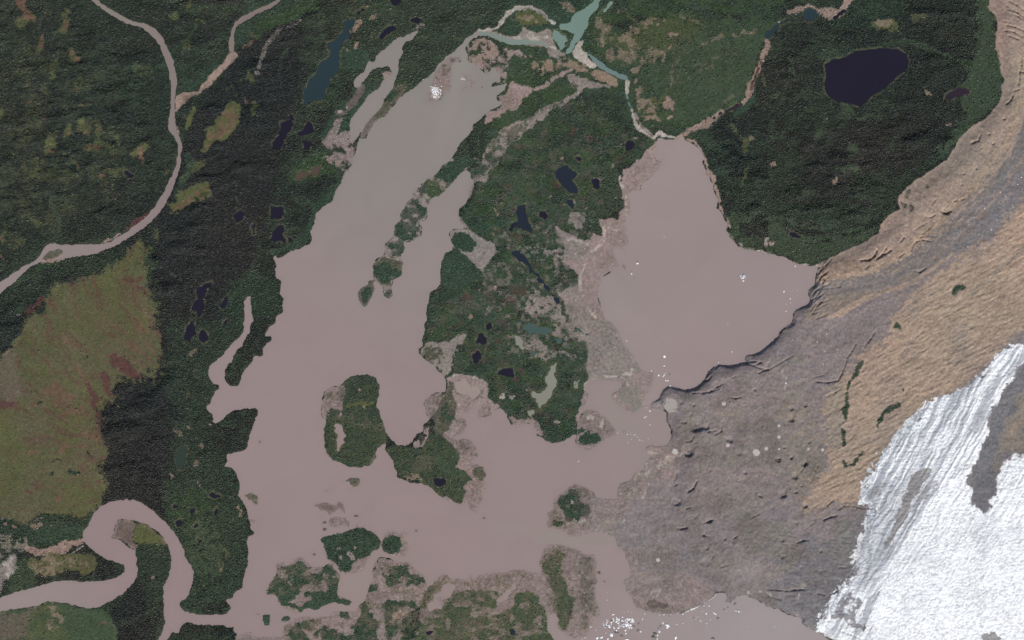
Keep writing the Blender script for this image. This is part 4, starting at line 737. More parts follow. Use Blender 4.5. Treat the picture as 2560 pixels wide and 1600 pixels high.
ribbon('pale', "22 740 555 860 535 960 520 1060 530 1110 520 1120 470 1090 465", [4,6,6,8,12,10,5], 3, 0.7, alpha=0.8)
ribbon('pale', "22 690 680 700 610 740 560", 4, 2, 0.5, alpha=0.7)
blobs('pale','22',"1075 610 14 20 1080 570 40 20 960 720 40 12 1290 510 40 14", feather=3, edge=0.8, alpha=0.6)
blobs('drown','22',"760 740 60 40 800 400 80 80 780 90 50 50 840 380 50 30", feather=6, edge=1.0, alpha=0.7)
cover('pink', P("22 700 640 740 590 860 590 1000 580 1040 620 960 680 840 690 720 690"), 4, 0.4, alpha=0.4)
# western shore of the eastern lake
WS = P("20 1200 1512 1330 1370 1360 1512; 21 1440 0 1400 50 1330 150 1230 220 1210 290 1130 290 1090 330 1115 370 1110 530 1080 560 1075 650 1100 770 1070 860 1000 830 960 850 970 930 1010 1000 930 1060 850 1110 815 1200 820 1320 850 1400 880 1512; 22 700 0 560 0; 21 570 1500 600 1380 500 1370 430 1250 480 1220 600 1200 630 1180 620 1090 560 1020 470 970 520 890 520 820 440 700 400 630 520 690 640 740 740 770 760 700 850 720 820 560 920 540 1010 560 1020 480 1070 460 1050 330 1020 250 1040 150 1060 90 1170 20 1190 -20")
cover('mud', WS, 4, 0.5)
cover('grey', P("21 600 1250 640 1200 660 1300 720 1400 800 1512 580 1512 500 1400"), 5, 0.5, alpha=0.8)
cover('drown', P("21 1060 180 1180 60 1300 60 1400 20 1330 150 1230 220 1210 290 1130 290 1090 330 1060 260"), 5, 0.7, alpha=0.55)
cover('drown', P("21 640 1250 800 1250 830 1400 880 1512 800 1512 720 1390 650 1330"), 5, 0.7, alpha=0.4)
cover('drown', P("21 880 680 1070 660 1100 770 1070 850 1000 830 950 860 960 1000 1000 1000 900 1060 840 1100 840 1000 880 900 920 820 900 740"), 6, 0.8, alpha=0.5)
cover('grey', P("21 400 640 480 690 620 760 720 800 700 900 620 960 520 960 480 900 520 820"), 6, 0.8, alpha=0.8)
for t, w in [("21 660 1280 650 1200 650 1100 690 1000", 5), ("21 700 1380 760 1440 800 1512", 5), ("21 510 760 560 740 640 770 720 805", 6), ("21 740 870 790 820 850 795", 6), ("21 880 640 930 660 1000 660 1040 660", 4), ("21 850 640 870 700 890 780", 5), ("21 1080 340 1080 440 1075 540", 4), ("21 600 890 630 930 700 930 720 970", 4), ("21 900 970 930 940", 5), ("21 660 1280 700 1260", 3), ("21 1045 620 1040 660",4), ("21 1020 160 1025 230 1040 280", 5)]:
    ribbon('pale', t, w, 2, 0.6, alpha=0.75)
blobs('drown','21',"440 870 50 60 400 950 50 50 370 870 50 20 460 770 40 20", feather=5, edge=0.9, alpha=0.7)
cover('grey', P("21 280 840 400 860 440 920 480 950 430 1010 350 950 290 880"), 4, 0.9, fill=(0.47,0.1), alpha=0.8)
cover('grey', P("21 540 490 640 500 700 560 680 640 580 650 520 600"), 5, 1.0, fill=(0.47,0.1))
cover('grey', P("21 680 470 760 460 790 500 700 520"), 4, 1.0, fill=(0.47,0.1))
cover('grey', P("21 150 1280 200 1240 280 1300 400 1280 470 1380 560 1460 560 1512 380 1512 360 1420 200 1500 100 1440"), 6, 0.9, fill=(0.44,0.1))
cover('grey', P("21 440 1240 600 1210 620 1330 560 1390 480 1330"), 5, 0.9, fill=(0.42,0.1))
cover('grey', P("22 100 220 250 200 420 280 640 340 620 360 430 300 350 380 250 330 120 270"), 4, 1.0, fill=(0.46,0.1), alpha=0.85)
cover('grey', P("22 330 -10 600 -20 620 80 600 200 520 190 400 150 420 40"), 5, 1.0, fill=(0.47,0.1), alpha=0.85)
blobs('maroon','21',"420 240 70 50 80 500 60 60 310 90 60 50 250 580 40 30 60 1240 80 40 50 700 50 60 220 1490 40 40 1010 -20 30 30", feather=6, edge=0.9, alpha=0.45)
blobs('maroon','20',"580 1240 36 50 70 1400 30 30 370 1480 40 30 560 1060 40 20 740 1310 40 30 1170 1380 34 30 1060 1460 40 40", feather=5, edge=0.8, alpha=0.55)
blobs('maroon','22',"80 470 40 40 30 560 40 30 260 870 50 30", feather=5, edge=0.8, alpha=0.6)
blobs('grey','21',"460 0 10 20 935 50 10 40 980 390 16 20 370 360 40 30 500 430 10 30 600 400 10 50", feather=3, edge=0.8, alpha=0.8)
blobs('pale','22',"600 610 50 24 440 970 60 26 540 980 30 24 20 730 20 16 130 680 16 12", feather=4, edge=1.0, alpha=0.5)
# brush island in the south-east arm, and the long one below it
cover('drown', P("23 600 35 650 50 740 90 790 150 870 180 990 190 1060 300 1000 420 960 520 900 530 850 490 780 490 700 510 590 535 530 530 490 490 400 470 330 450 340 310 390 270 385 220 400 180 460 130 530 70"), 3, 0.4)
cover('mud', P("23 760 180 990 190 1090 290 1080 400 990 450 960 520 900 530 850 490 780 480 740 380 770 260"), 6, 0.7, alpha=0.8)
cover('green', P("23 430 190 460 140 540 90 640 110 640 210 740 210 740 330 640 370 600 410 510 380 490 290 430 240"), 3, 0.6)
cover('green', P("23 370 400 420 360 490 370 490 450 380 440"), 3, 0.8)
blobs('pale','23',"560 225 60 14 700 190 26 26 840 225 50 10 550 400 60 24 650 400 40 20 760 290 16 60 920 215 30 12", feather=3, edge=1.0, alpha=0.65)
cover('drown', P("23 300 660 350 610 440 610 560 640 640 660 690 710 770 710 800 760 790 860 800 950 785 1040 790 1130 820 1170 830 1270 770 1290 740 1420 700 1480 600 1500 480 1440 420 1390 435 1310 360 1000 270 860 250 770"), 3, 0.5)
cover('lush', P("23 280 800 380 700 440 670 520 690 490 740 460 830 500 860 440 920 340 920 290 850"), 4, 0.5, alpha=0.8)
cover('lush', P("23 350 930 460 890 520 940 530 1080 600 1130 570 1200 560 1310 480 1420 440 1370 430 1200 380 1160 420 1100 370 1040"), 4, 0.5, alpha=0.8)
cover('green', P("23 300 790 450 690 450 860 380 900 520 950 520 1080 580 1150 560 1300 470 1400 430 1200 400 1050 340 900"), 8, 0.7, alpha=0.5)
cover('mud', P("23 560 1270 740 1230 770 1330 700 1470 560 1490 500 1440"), 5, 0.5, alpha=0.5)
ribbon('pale', "23 610 760 630 830 680 890", [9,7,4], 2, 0.7)
ribbon('pale', "23 350 935 420 920 440 890", 4, 2, 0.5, alpha=0.8)
blobs('tan','23',"500 750 20 24 740 900 30 20 740 1050 30 30 700 1000 24 20 800 1260 20 40 760 1220 30 14", feather=3, edge=0.9, alpha=0.6)
blobs('drown','23',"120 980 50 30 60 860 80 20", feather=5, edge=0.8, alpha=0.9)
ribbon('mud', "23 200 900 280 980 330 1100 340 1200", [40,40,24,16], 5, 0.6, alpha=0.8)

# flooded thickets breaking up the southern mud
for reg in (P("13 100 1080 190 800 450 730 860 890 1010 840 1170 720 1450 780 1620 960 1770 885 2060 940 2419 860 2419 1700 200 1700 250 1380 900 1240 780 1000"), P("23 0 850 300 900 330 1000 350 1200 330 1400 0 1400; 23 270 860 300 660 560 640 800 760 785 1040 830 1270 600 1500 420 1390"), P("23 390 270 460 130 600 35 790 150 1000 200 1000 420 850 490 590 535 330 450"), P("12 620 800 700 640 850 600 800 850 640 930; 12 1480 1140 1600 960 1750 700 1900 800 1850 1050 1600 1150"), P("12 1840 1110 1950 1080 2000 870 2200 800 2240 900 2100 1290 2180 1470 2060 1400 1960 1320")):
    cover('brush', reg, 8, 0.8, fill=(0.57,0.06), n=0.6*fbm(PX/9, PY/8, 3, 37)+0.4*n_a, alpha=0.6)
    cover('deadwood', reg, 8, 0.8, fill=(0.56,0.07), n=fbm(PX/13, PY/11, 3, 7), alpha=0.35)
# ------------------------------------------------------------------ moraine, debris-covered ice and clean ice
MOR = P("""30 2090 -400 2090 0 2085 90 2140 130 2160 200 2165 330 2155 450 2190 510 2195 600 2190 640 2230 760 2200 800 2200 900 2190 960 2090 1080 2060 1120 1960 1170 1860 1250 1800 1330 1760 1420 1690 1512;
31 1690 0 1590 70 1530 100 1460 150 1310 260 1240 340 1220 410 1240 460 1150 520 1090 570 1070 640 1040 690 970 730 860 800 750 840 650 900 570 940 480 990 460 1010 470 1005 460 1080 440 1190 390 1225 385 1260 400 1330 370 1370 290 1400 250 1420 235 1480 235 1512;
32 230 30 130 100 80 170 20 220 0 235; 22 2410 240 2330 310 2220 335 2200 365 2240 395 2200 405 2050 430 1950 420 1880 470 1800 580 1740 640 1640 660 1540 635 1490 615 1420 660 1390 740 1330 770 1310 850 1380 850 1440 845 1470 870 1470 920 1460 950 1490 1000 1510 1050 1510 1100 1480 1160 1440 1190 1290 1190 1250 1220 1300 1260 1270 1310 1260 1370 1230 1420 1150 1450 1120 1512;
23 1020 30 1000 80 1000 150 990 190 870 180 790 150 740 180 770 260 740 400 780 490 850 490 900 530 960 520 990 590 1010 660 1070 680 1080 740 1100 790 1120 860 1130 900 1030 970 1080 1000 1080 1060 1130 1110 1140 1170 1180 1200 1270 1240 1400 1265 1600 1255 1690 1230 1780 1190 1850 1150 1930 1060 2000 1060 2030 1080 2010 1160 2080 1150 2200 1075 2260 1110 2330 1140 2419 1195;
33 0 1195 100 1220 170 1260 270 1285 320 1310 325 1350 380 1395 470 1440 540 1480 600 1520 900 1700 1400 2400 3200 2400; 30 3200 -400""")
GZ = raster(MOR)
cover('debris', MOR, 2, 0.3)
cover('mud', P("22 1120 1512 1250 1220 1480 1190 1540 1330 1540 1512; 23 1290 0 1270 130 1080 250 1080 380 1000 470 1040 660 1180 640 1160 760 1200 860 1330 830 1400 900 1440 1060 1560 900 1720 880 1780 960 1920 1060 1690 1230 1400 1265 1140 1170 1030 970 1120 860 960 520 850 490 740 400 770 200 990 190"), 5, 0.7, alpha=0.85)
cover('grey', P("22 1140 1512 1290 1300 1400 1250 1520 1330 1500 1420 1400 1512; 23 1290 0 1270 90 1200 170 1060 190 1040 100 1060 10"), 5, 0.8, fill=(0.44,0.1), alpha=0.9)
cover('pale', P("22 1250 1230 1420 1270 1540 1240 1680 1240 1640 1300 1500 1310 1380 1420 1200 1512 1160 1500"), 5, 1.0, fill=(0.55,0.08), alpha=0.6)
cover('grey', P("23 780 380 1000 380 1060 320 1090 380 1020 440 980 520 880 520 830 450"), 5, 0.9, fill=(0.46,0.1), alpha=0.8)
cover('drown', P("23 1190 670 1300 560 1500 640 1600 740 1500 850 1400 850 1300 800 1190 790"), 8, 0.8, alpha=0.7)
cover('drown', P("23 1400 860 1560 840 1520 980 1480 1060 1430 1000"), 5, 0.5, alpha=0.8)
cover('drown', P("23 1130 1170 1250 1160 1360 1140 1500 1180 1620 1200 1700 1220 1560 1260 1300 1240"), 4, 0.5, alpha=0.9)
cover('deadwood', P("23 1260 1160 1360 1145 1490 1170 1440 1210 1300 1215"), 3, 0.4)
cover('mud', P("23 1180 980 1300 880 1400 880 1400 990 1350 1010 1190 1010"), 4, 0.5, alpha=0.6)
cover('grey', P("22 1440 800 1480 740 1560 740 1570 780 1540 840 1500 855 1440 830"), 2, 0.6)
GW = raster(MOR)
mott = fbm(PX/120, PY/120, 4, 42)
mott2 = fbm(PX/60+7, PY/60, 4, 47)
cover('debris_warm', P("22 1900 900 2419 700 2419 1512 1900 1512 1750 1300; 32 0 700 550 900 560 1500 0 1512; 33 0 0 880 0 850 190 640 180 300 320 0 300; 23 2200 0 2419 0 2419 150 2250 150"), 40, 1.0, fill=(0.5,0.15), n=mott, alpha=0.9)
cover('debris_green', P("22 1500 800 2100 600 2419 500 2419 1000 1900 1300 1550 1200; 32 0 200 500 300 500 1512 0 1512; 23 1900 150 2419 100 2419 420 1950 380; 33 0 300 330 320 300 900 0 1000"), 40, 1.0, fill=(0.52,0.12), n=mott2, alpha=0.8)
cover('slate', P("33 330 500 600 560 700 380 830 330 970 250 980 330 920 480 820 800 810 930 730 970 660 1060 560 1110 530 1250 480 1430 325 1350 320 1310 170 1260 0 1195 0 1000 250 830"), 14, 0.8, alpha=0.9)
cover('debris_green', P("33 560 560 640 380 830 380 800 700 780 900 700 800 600 700"), 24, 0.8, alpha=0.5)
# flow lines and stone streaks on the debris
dst = fbm((PX*0.5+PY*0.87)/5, (PX*0.87-PY*0.5)/45, 4, 34)
dst2 = fbm((PX*0.25+PY*0.97)/9, (PX*0.97-PY*0.25)/60, 4, 51)
DZ = P("22 1400 700 1900 500 2419 240; 32 0 220 230 30 1100 0 800 500 560 900 560 1500; 33 900 200 700 1100 300 1300 0 1180; 23 2000 1000 1300 800 1080 500; 22 1560 1400 1500 900")
cover('slate', DZ, 14, 0.6, fill=(0.56,0.1), n=dst, alpha=0.45)
cover('grey', DZ, 14, 0.6, fill=(0.60,0.1), n=dst2, alpha=0.4)
cover('deadwood', DZ, 14, 0.6, fill=(0.60,0.08), n=mott2, alpha=0.35)
for t, w in [("32 150 540 170 600 150 680", 4), ("32 130 470 120 540", 3), ("33 330 960 300 1060 270 1130", 4), ("33 530 970 510 1070", 3), ("23 1520 170 1580 190 1590 240", 4), ("33 0 1075 60 1120", 3), ("23 2200 1075 2120 1120 2080 1150", 5), ("23 2220 1060 2300 1020 2419 1080", 4), ("22 1530 1290 1640 1280 1690 1250", 6), ("23 1290 20 1280 110 1220 160", 4), ("23 1080 340 1090 390 1050 420", 4), ("23 1160 700 1180 790 1210 840", 4), ("23 1320 1060 1400 1040 1380 1110 1290 1150", 7)]:
    ribbon('pale', t, w, 2, 0.8, alpha=0.65)
# lateral moraine
LM = P("""30 2090 -400 2090 0 2085 90 2140 130 2160 200 2165 330 2155 450 2190 510 2195 600 2190 640 2230 760 2200 900 2190 960 2090 1080 2060 1120 1960 1170 1860 1250 1800 1330 1690 1512; 31 1690 0 1530 100 1310 260 1240 340 1220 410 1240 460 1090 570 1040 690 860 800 650 900 460 1010 460 1080 455 1160 700 1130 900 1080 1100 1010 1250 930 1350 870 1600 690 1850 450 2060 250 2200 50 2220 0; 30 2230 1512 2330 1250 2390 1080 2419 850 2500 600 2600 0 2700 -400""")
cover('moraine', LM, 3, 0.3)
flow = fbm((PX+PY*0.9)/60, (PX*0.9-PY)/7, 4, 50)
cover('light_tan', LM, 6, 0.4, fill=(0.50,0.12), n=flow, alpha=0.5)
cover('pink', P("30 2085 -300 2085 90 2140 130 2165 330 2155 450 2200 560 2190 640 2240 760 2300 700 2260 500 2260 300 2250 100 2220 -300"), 6, 0.6, alpha=0.6)
ribbon('light_tan', "30 2480 500 2419 800 2400 950 2370 1100 2320 1250 2230 1430; 31 2140 30 2070 150 1960 280 1850 400 1720 530 1600 640 1480 740 1350 850 1230 930 1090 1000 900 1065 700 1115 480 1150", [60,55,50,40,40,44,40,44,48,46,44,44,46,50,50,46,40,40,36,24], 4, 0.4, alpha=0.9)
ribbon('moraine', "30 2419 1000 2300 1380; 31 2170 60 2010 290 1880 440 1700 600 1560 700", [6,14,16,20,18,12,6], 4, 0.4, alpha=0.8)
RIDGE = "30 2480 500 2419 800 2400 950 2370 1100 2320 1250 2230 1430; 31 2140 30 2070 150 1960 280 1850 400 1720 530 1600 640 1480 740 1350 850 1230 930 1090 1000 900 1065 700 1115 480 1150"
def band(cls, off, w, alpha, t0=0.0, t1=1.0):
    p = np.array(P(RIDGE)); d_ = np.gradient(p, axis=0); L = np.hypot(d_[:, 0], d_[:, 1])
    nrm = np.stack([-d_[:, 1]/L, d_[:, 0]/L], 1)
    n = len(p); p = (p + nrm*off)[int(t0*n):max(int(t1*n), int(t0*n)+3)]; nrm = nrm[int(t0*n):int(t0*n)+len(p)]
    ww = w/2*(0.6+0.8*np.random.default_rng(int(abs(off)*7)+3).random(len(p)))[:, None]
    cover(cls, np.vstack([p+nrm*ww, (p-nrm*ww)[::-1]]), 4, 0.5, alpha=alpha)
_br = random.Random(5)
for q in range(70):
    off = _br.uniform(-62, 48)
    t0 = _br.uniform(0, 0.6)
    band(_br.choice(['light_tan', 'light_tan', 'moraine', 'tan', 'pink', 'grey', 'tan', 'debris_warm'] if off > 0 else ['slate', 'debris', 'light_tan', 'band', 'slate']), off, _br.uniform(1.5, 5), _br.uniform(0.3, 0.6), t0, t0+_br.uniform(0.4, 0.9))
cover('tan', P("31 460 1020 700 960 1000 900 1200 840 1100 950 900 1040 650 1100 460 1140"), 8, 0.8, fill=(0.47,0.12), n=flow, alpha=0.7)
# dark medial band
cover('band', P("31 2419 380 2419 -60 2220 0 2200 60 2060 260 1850 460 1600 700 1350 880 1100 1020 900 1090 700 1140 455 1170 390 1225 400 1330 600 1340 800 1290 1000 1250 1300 1140 1500 1040 1650 930 1900 800 2060 760 2250 600"), 9, 0.6)
cover('slate', P("31 2419 300 2419 -60 2300 0 2100 300 1850 560 1700 700 1750 850 1900 800 2100 740 2250 600"), 12, 0.5, alpha=0.7)
cover('band', P("30 2419 1100 2340 1300 2270 1512; 31 2220 0 2419 0"), 4, 0.4)
cover('debris_warm', P("31 500 1300 800 1260 1100 1200 1300 1130 1100 1250 700 1400 400 1512 330 1440"), 10, 0.6, alpha=0.8)
ribbon('light_tan', "31 1760 870 1650 950 1530 1040 1400 1130 1250 1200 1100 1240 950 1300 800 1370 680 1440 560 1500", [4,8,10,12,12,11,13,16,18,8], 3, 0.4, alpha=0.85)
ribbon('moraine', "31 1900 560 1800 640 1640 780 1480 920", [3,5,5,2], 3, 0.6, alpha=0.5)
for q in range(48):
    off = _br.uniform(-80, -10); t0 = _br.uniform(0, 0.6)
    band(_br.choice(['slate', 'debris', 'debris_warm', 'deadwood', 'moraine', 'tan', 'light_tan']), off, _br.uniform(1.5, 5), _br.uniform(0.25, 0.55), t0, t0+_br.uniform(0.4, 0.9))
# tan ribbed lobe
LOBE = P("""31 2419 380 2350 480 2250 600 2100 760 2000 800 1800 920 1650 1050 1480 1170 1350 1300 1250 1400 1150 1512; 32 1180 80 1000 250 900 330 850 420 780 500 680 560 600 620 560 700 550 900 550 1100 560 1250 560 1400 500 1512; 33 500 0 400 100 330 200 400 310 560 250 640 180 850 190 890 100 900 30 940 0;
32 950 1470 1000 1380 1080 1270 1150 1180 1250 1080 1300 1010 1400 900 1500 790 1700 720 1860 600 2000 500 2110 390 2200 280 2340 140 2419 60; 31 3000 900 3000 0""")
LOBE_M = blur(raster(LOBE), 4)
cover('debris_warm', LOBE, 26, 0.9)
cover('lobe', LOBE, 22, 0.8)
cover('moraine', LOBE, 8, 0.4, fill=(0.52,0.14), n=mott2, alpha=0.6)
cover('lobe', P("33 560 40 700 0 900 0 850 190 640 180"), 10, 0.6)
cover('debris_green', P("32 560 600 720 560 700 900 690 1250 560 1200 550 900"), 10, 0.6, alpha=0.45)
cover('grey', P("31 1250 1400 1500 1200 1800 950 2050 800 1900 1000 1700 1150 1500 1350 1350 1512; 32 1060 60 1160 10"), 14, 0.8, fill=(0.47,0.12), n=mott2, alpha=0.6)
ribbon('debris_green', "31 2419 820 2250 970 2100 1110 1960 1230 1900 1300", [12,8,7,6,4], 4, 0.7, alpha=0.5)
for t, w in [("32 880 390 840 460 790 540 760 620 740 700 730 790 715 880 705 960", [5,10,8,5,4,7,9,6]), ("32 690 1010 715 1080 720 1140 735 1200", [5,9,7,6]), ("32 1240 780 1170 830 1110 860 1090 900 1050 960 1010 1010", [8,16,10,4,9,6]), ("32 900 1220 880 1270 830 1300 790 1370 720 1390 710 1310", [6,6,7,6,7,4]), ("31 1740 1270 1790 1220 1870 1190", [8,14,5]), ("32 1195 90 1215 50 1240 80", [8,14,8]), ("32 1270 660 1290 690", [6,5])]:
    ribbon('brush', t, [q*1.3 for q in w], 2, 0.6, alpha=0.9)
    ribbon('green', t, [q*0.9 for q in w], 2, 0.6, alpha=0.9)
blobs('green','31',"1270 410 44 40 1340 430 26 50 1330 330 26 60 1520 260 40 34 1460 240 14 24 1555 180 14 24 1610 160 14 30 1225 575 26 22 1350 500 30 14", feather=3, edge=0.9, alpha=0.7)
# clean white ice
ICE = P("""32 2419 200 2340 200 2250 270 2150 350 2080 450 1990 510 1880 600 1800 650 1700 720 1520 790 1420 920 1330 1010 1250 1090 1150 1190 1100 1200 1060 1290 1010 1380 950 1470 930 1512; 33 900 60 870 190 980 210 970 330 920 480 870 620 820 800 810 930 730 970 680 1020 660 1080 570 1110 530 1250 500 1350 480 1430 540 1470 600 1520 900 1700 1400 2400 3200 2400 3200 0; 32 2900 1400 2419 1290 2340 1240 2250 1290 2190 1400 2170 1500; 33 2160 0 2140 70 2120 150 2090 230 2060 310 2020 310 1960 270 1940 210 1920 140 1890 60 1885 0; 32 1885 1512 1900 1480 1930 1380 1960 1320 2010 1170 2060 1080 2080 960 2120 830 2180 740 2220 640 2300 560 2390 430 2419 380""")
ICE_M = blur(raster(ICE), 2)
wob1 = 10*(fbm(PX/60, PY/60, 3, 19)-0.5); wob2 = 8*(fbm(PX/40, PY/40, 3, 29)-0.5)
al = (PX*0.5-PY*0.86); ac = (PX*0.86+PY*0.5)+wob1*2          # along and across the ice flow
stri = fbm(ac/4.5, al/80.0, 4, 55)
stri_b = fbm(ac/22.0, al/220.0, 3, 5)
crk = np.abs(2*fbm((PX*0.12+PY*0.99+wob2)/5.0, (PX*0.99-PY*0.12)/26.0, 3, 13)-1)       # open transverse cracks
crk2 = np.abs(2*fbm((PX*0.7+PY*0.7+wob1)/7.0, (PX*0.7-PY*0.7)/16.0, 3, 43)-1)
cross = sst(0.0, 0.16, crk)
cross2 = sst(0.0, 0.10, crk2)
speck = fbm(PX/4.0, PY/4.0, 3, 25)
upper = sst(1500, 1300, PY + 0.35*(PX-2300))
cover('ice', ICE, 4, 1.4)
ribbon('ice', "33 480 1440 540 1260 650 1080 810 940 830 760 890 580 960 400 970 240 880 180 900 60; 32 950 1480 1030 1360 1110 1220 1260 1080 1340 1000 1440 900 1540 780", 26, 8, 1.2, fill=(0.5,0.05), n=stri, alpha=0.9)
ribbon('icegrey', "33 520 1440 560 1260 680 1080 820 940 850 760 900 580 970 400 980 240 890 180 910 60; 32 960 1480 1040 1360 1120 1220 1270 1080 1350 1000 1440 910 1540 790", 22, 8, 1.2, fill=(0.5,0.08), n=speck, alpha=0.5)
ribbon('slate', "32 1885 1512 1910 1460 1950 1340 2010 1170 2070 1070 2090 960 2130 830 2190 740 2230 640", 6, 3, 1.2, fill=(0.45,0.1), n=speck, alpha=0.6)
cover('icegrey', P("32 2419 200 2150 350 1880 600 1520 790 1250 1090 1010 1380 930 1512; 33 870 190 980 210 820 800 810 930 560 1110 480 1430 900 1700 1000 1300 1060 1000 1250 600 1500 200 1700 0; 32 1700 1512 1900 1400 2080 960 2220 640 2419 380"), 16, 0.5, fill=(0.52,0.09), n=stri, alpha=0.72)
cover('icegrey', P("32 2419 200 1880 600 1250 1090 930 1512; 33 870 190 980 210 820 800 660 1080 900 1050 1300 600 1700 0; 32 1700 1512 2080 960 2419 380"), 14, 0.5, fill=(0.54,0.08), n=stri_b, alpha=0.5)
cover('icegrey', ICE, 6, 0.4, fill=(0.62,0.07), n=speck, alpha=0.3)
cover('slate', ICE, 6, 0.4, fill=(0.955,0.02), n=1-crk2*0.55, alpha=0.35)
cover('icegrey', P("33 1000 400 1900 200 2419 500 2419 1000 1600 1100 1200 1400 900 1000"), 50, 0.8, fill=(0.58,0.12), n=mott2, alpha=0.2)
ribbon('band', "32 1560 1400; 33 1400 -20 1330 150 1270 300 1220 400 1170 490 1130 590 1080 700 1045 790", [6,30,26,20,14,9,7,4,3], 4, 0.7, alpha=0.8)
ribbon('band', "33 1560 0 1460 150 1350 330 1250 430", [14,16,10,5], 5, 0.9, alpha=0.5)
ribbon('band', "33 1080 0 1000 120 940 200", [8,16,12], 5, 0.9, alpha=0.5)
ribbon('icegrey', "33 1200 -60 1100 120 1050 300 960 520 930 760 900 1000", [8,8,10,10,10,6], 5, 0.9, alpha=0.6)
cover('slate', P("33 690 1080 760 1080 840 1110 870 1150 810 1240 800 1310 860 1360 900 1420 870 1400 780 1370 700 1310 640 1280 600 1330 560 1310 640 1200"), 5, 0.9, fill=(0.42,0.1), alpha=0.85)
cover('band', P("33 880 1360 910 1340 905 1440 880 1400"), 2, 0.6)
ribbon('band', "33 2000 1512 2060 1480 2150 1490 2200 1512", [14,20,20,14], 4, 0.9, alpha=0.8)
# brown medial moraine on the ice
MED = P("""32 2419 380 2390 430 2300 560 2220 640 2180 740 2120 830 2080 960 2060 1080 2010 1170 1960 1320 1930 1380 1900 1480 1885 1512; 33 1885 0 1890 60 1920 140 1940 210 1960 270 2020 310 2060 310 2090 230 2120 150 2140 70 2160 0; 32 2170 1500 2190 1400 2250 1290 2340 1240 2419 1290 3000 1450 3000 200""")
cover('slate', MED, 5, 1.0)
cover('debris_warm', P("32 2500 500 2419 620 2250 860 2190 1100 2110 1350 2120 1512; 33 2130 0; 32 2240 1300 2340 1230 2419 1270 2700 1300 2700 500"), 14, 0.6, fill=(0.38,0.15), n=mott2, alpha=0.85)
cover('lobe', P("32 2500 640 2419 700 2330 880 2240 1100 2270 1150 2419 900 2500 850"), 12, 0.6, alpha=0.45)

# ------------------------------------------------------------------ where water stands
OWN = np.zeros((NY, NX), np.int32)
for k, (nm, poly, ck, lab) in enumerate(WATER):
    OWN[raster(rag(poly, 3.5) if nm == 'pond' else poly)] = k+1
LAND_ID = np.zeros((NY, NX), np.int32)
for k, (nm, poly, lab) in enumerate(LANDS):
    m = raster(poly)
    OWN[m] = 0
    LAND_ID[m] = k+1
wet = OWN > 0
d_land = dist_to(wet, 40)             # cells from water, on land
d_wet = dist_to(~wet, 10)
sd = np.where(wet, -(d_wet-0.5), d_land-0.5)
sd = blur(sd, 1)
thin_w = np.isin(OWN, [k+1 for k, w in enumerate(WATER) if w[0] == 'stream'])
sd = sd - 1.1*blur(thin_w, 1)
rough = (fbm(PX/9, PY/9, 3, 3)-0.5)*3.4 + (fbm(PX/30, PY/30, 2, 31)-0.5)*1.6
pond_w = blur(np.isin(OWN, [k+1 for k, w in enumerate(WATER) if w[0] == 'pond']), 3)
rough = rough*(1+0.8*np.clip(pond_w*3, 0, 1))
sd_n = sd + rough*np.clip(1-np.abs(sd)/6, 0, 1)
icy = blur(GZ, 6)

# ------------------------------------------------------------------ heights (metres)
inland = sst(2, 40, d_land)
H = np.where(sd_n > 0, np.minimum(0.35+sd_n*0.35, 2.2), sd_n*0.5-0.1)
H = H + inland*(1.0+22*np.clip(n_c-0.35, 0, 1) + 7*(n_a-0.5))*(1-icy)
H = H + (SH > 0.02)*inland*(fbm(PX/5, PY/5, 2, 40)-0.5)*3*np.minimum(SH, 1)*(1-icy)
# wavy drumlin ridges in the forests
rid = fbm((PX*0.12+PY*0.99)/24, (PX*0.99-PY*0.12)/60, 4, 44)
H = H + inland*(1-icy)*((rid-0.5)*52 + (fbm(PX/75, PY/60, 3, 57)-0.5)*70)*sst(0.35, 0.6, blur(TD, 12))
flat = raster(MEADOW)
H = np.where(flat, H*0.6, H)
# the glacier stands well above the eastern lake and thins to nothing on its muddy western edge
THICK = np.zeros((NY, NX))
TP = P("""31 455 1000 700 950 1200 640 1400 330 1750 60; 30 2300 900 2260 500 2230 200 2180 -400 3200 -400; 33 3200 2400 1200 2400 480 1440 325 1350 150 1100 0 900; 23 2000 800 1700 600 1560 350; 22 1640 1300 1530 1100 1500 1000 1560 860 1430 800 1330 800 1420 660 1490 600 1540 640 1640 660 1740 640 1880 470 1950 420 2200 400; 32 0 235 230 30; 31 235 1480 400 1330 385 1260""")
TH = blur(raster(TP), 8)
thin = 3.0 + 44*TH + 30*blur(raster(ICE), 30)
front = np.clip(sd_n, 0, None)*11.0
wob3 = 9*(fbm(PX/30, PY/30, 3, 63)-0.5)
ribs = fbm((PX*0.48+PY*0.88+wob3)/5.2, (PX*0.88-PY*0.48)/22, 3, 58)
lump = fbm(PX/16, PY/16, 4, 60)
lump2 = fbm(PX/5, PY/5, 3, 62)
streak = fbm((PX+PY*0.9)/46, (PX*0.9-PY)/5.5, 3, 52)
G = thin + 14*(lump-0.5) + 5.0*(lump2-0.5)*sst(0.1, 0.6, TH) + LOBE_M*(ribs-0.5)*13 + (streak-0.5)*7*raster(LM)
G = G*(1-ICE_M) + ICE_M*(thin + 5*(lump-0.5) + (stri-0.5)*(3+11*upper) + cross*(3+1.5*upper) + cross2*(2.6-0.6*upper) + (speck-0.5)*4)
G = np.minimum(G, 0.35+front)
G = np.where(sd_n > 0, np.maximum(G, 0.3), H)
H = H*(1-icy) + G*icy

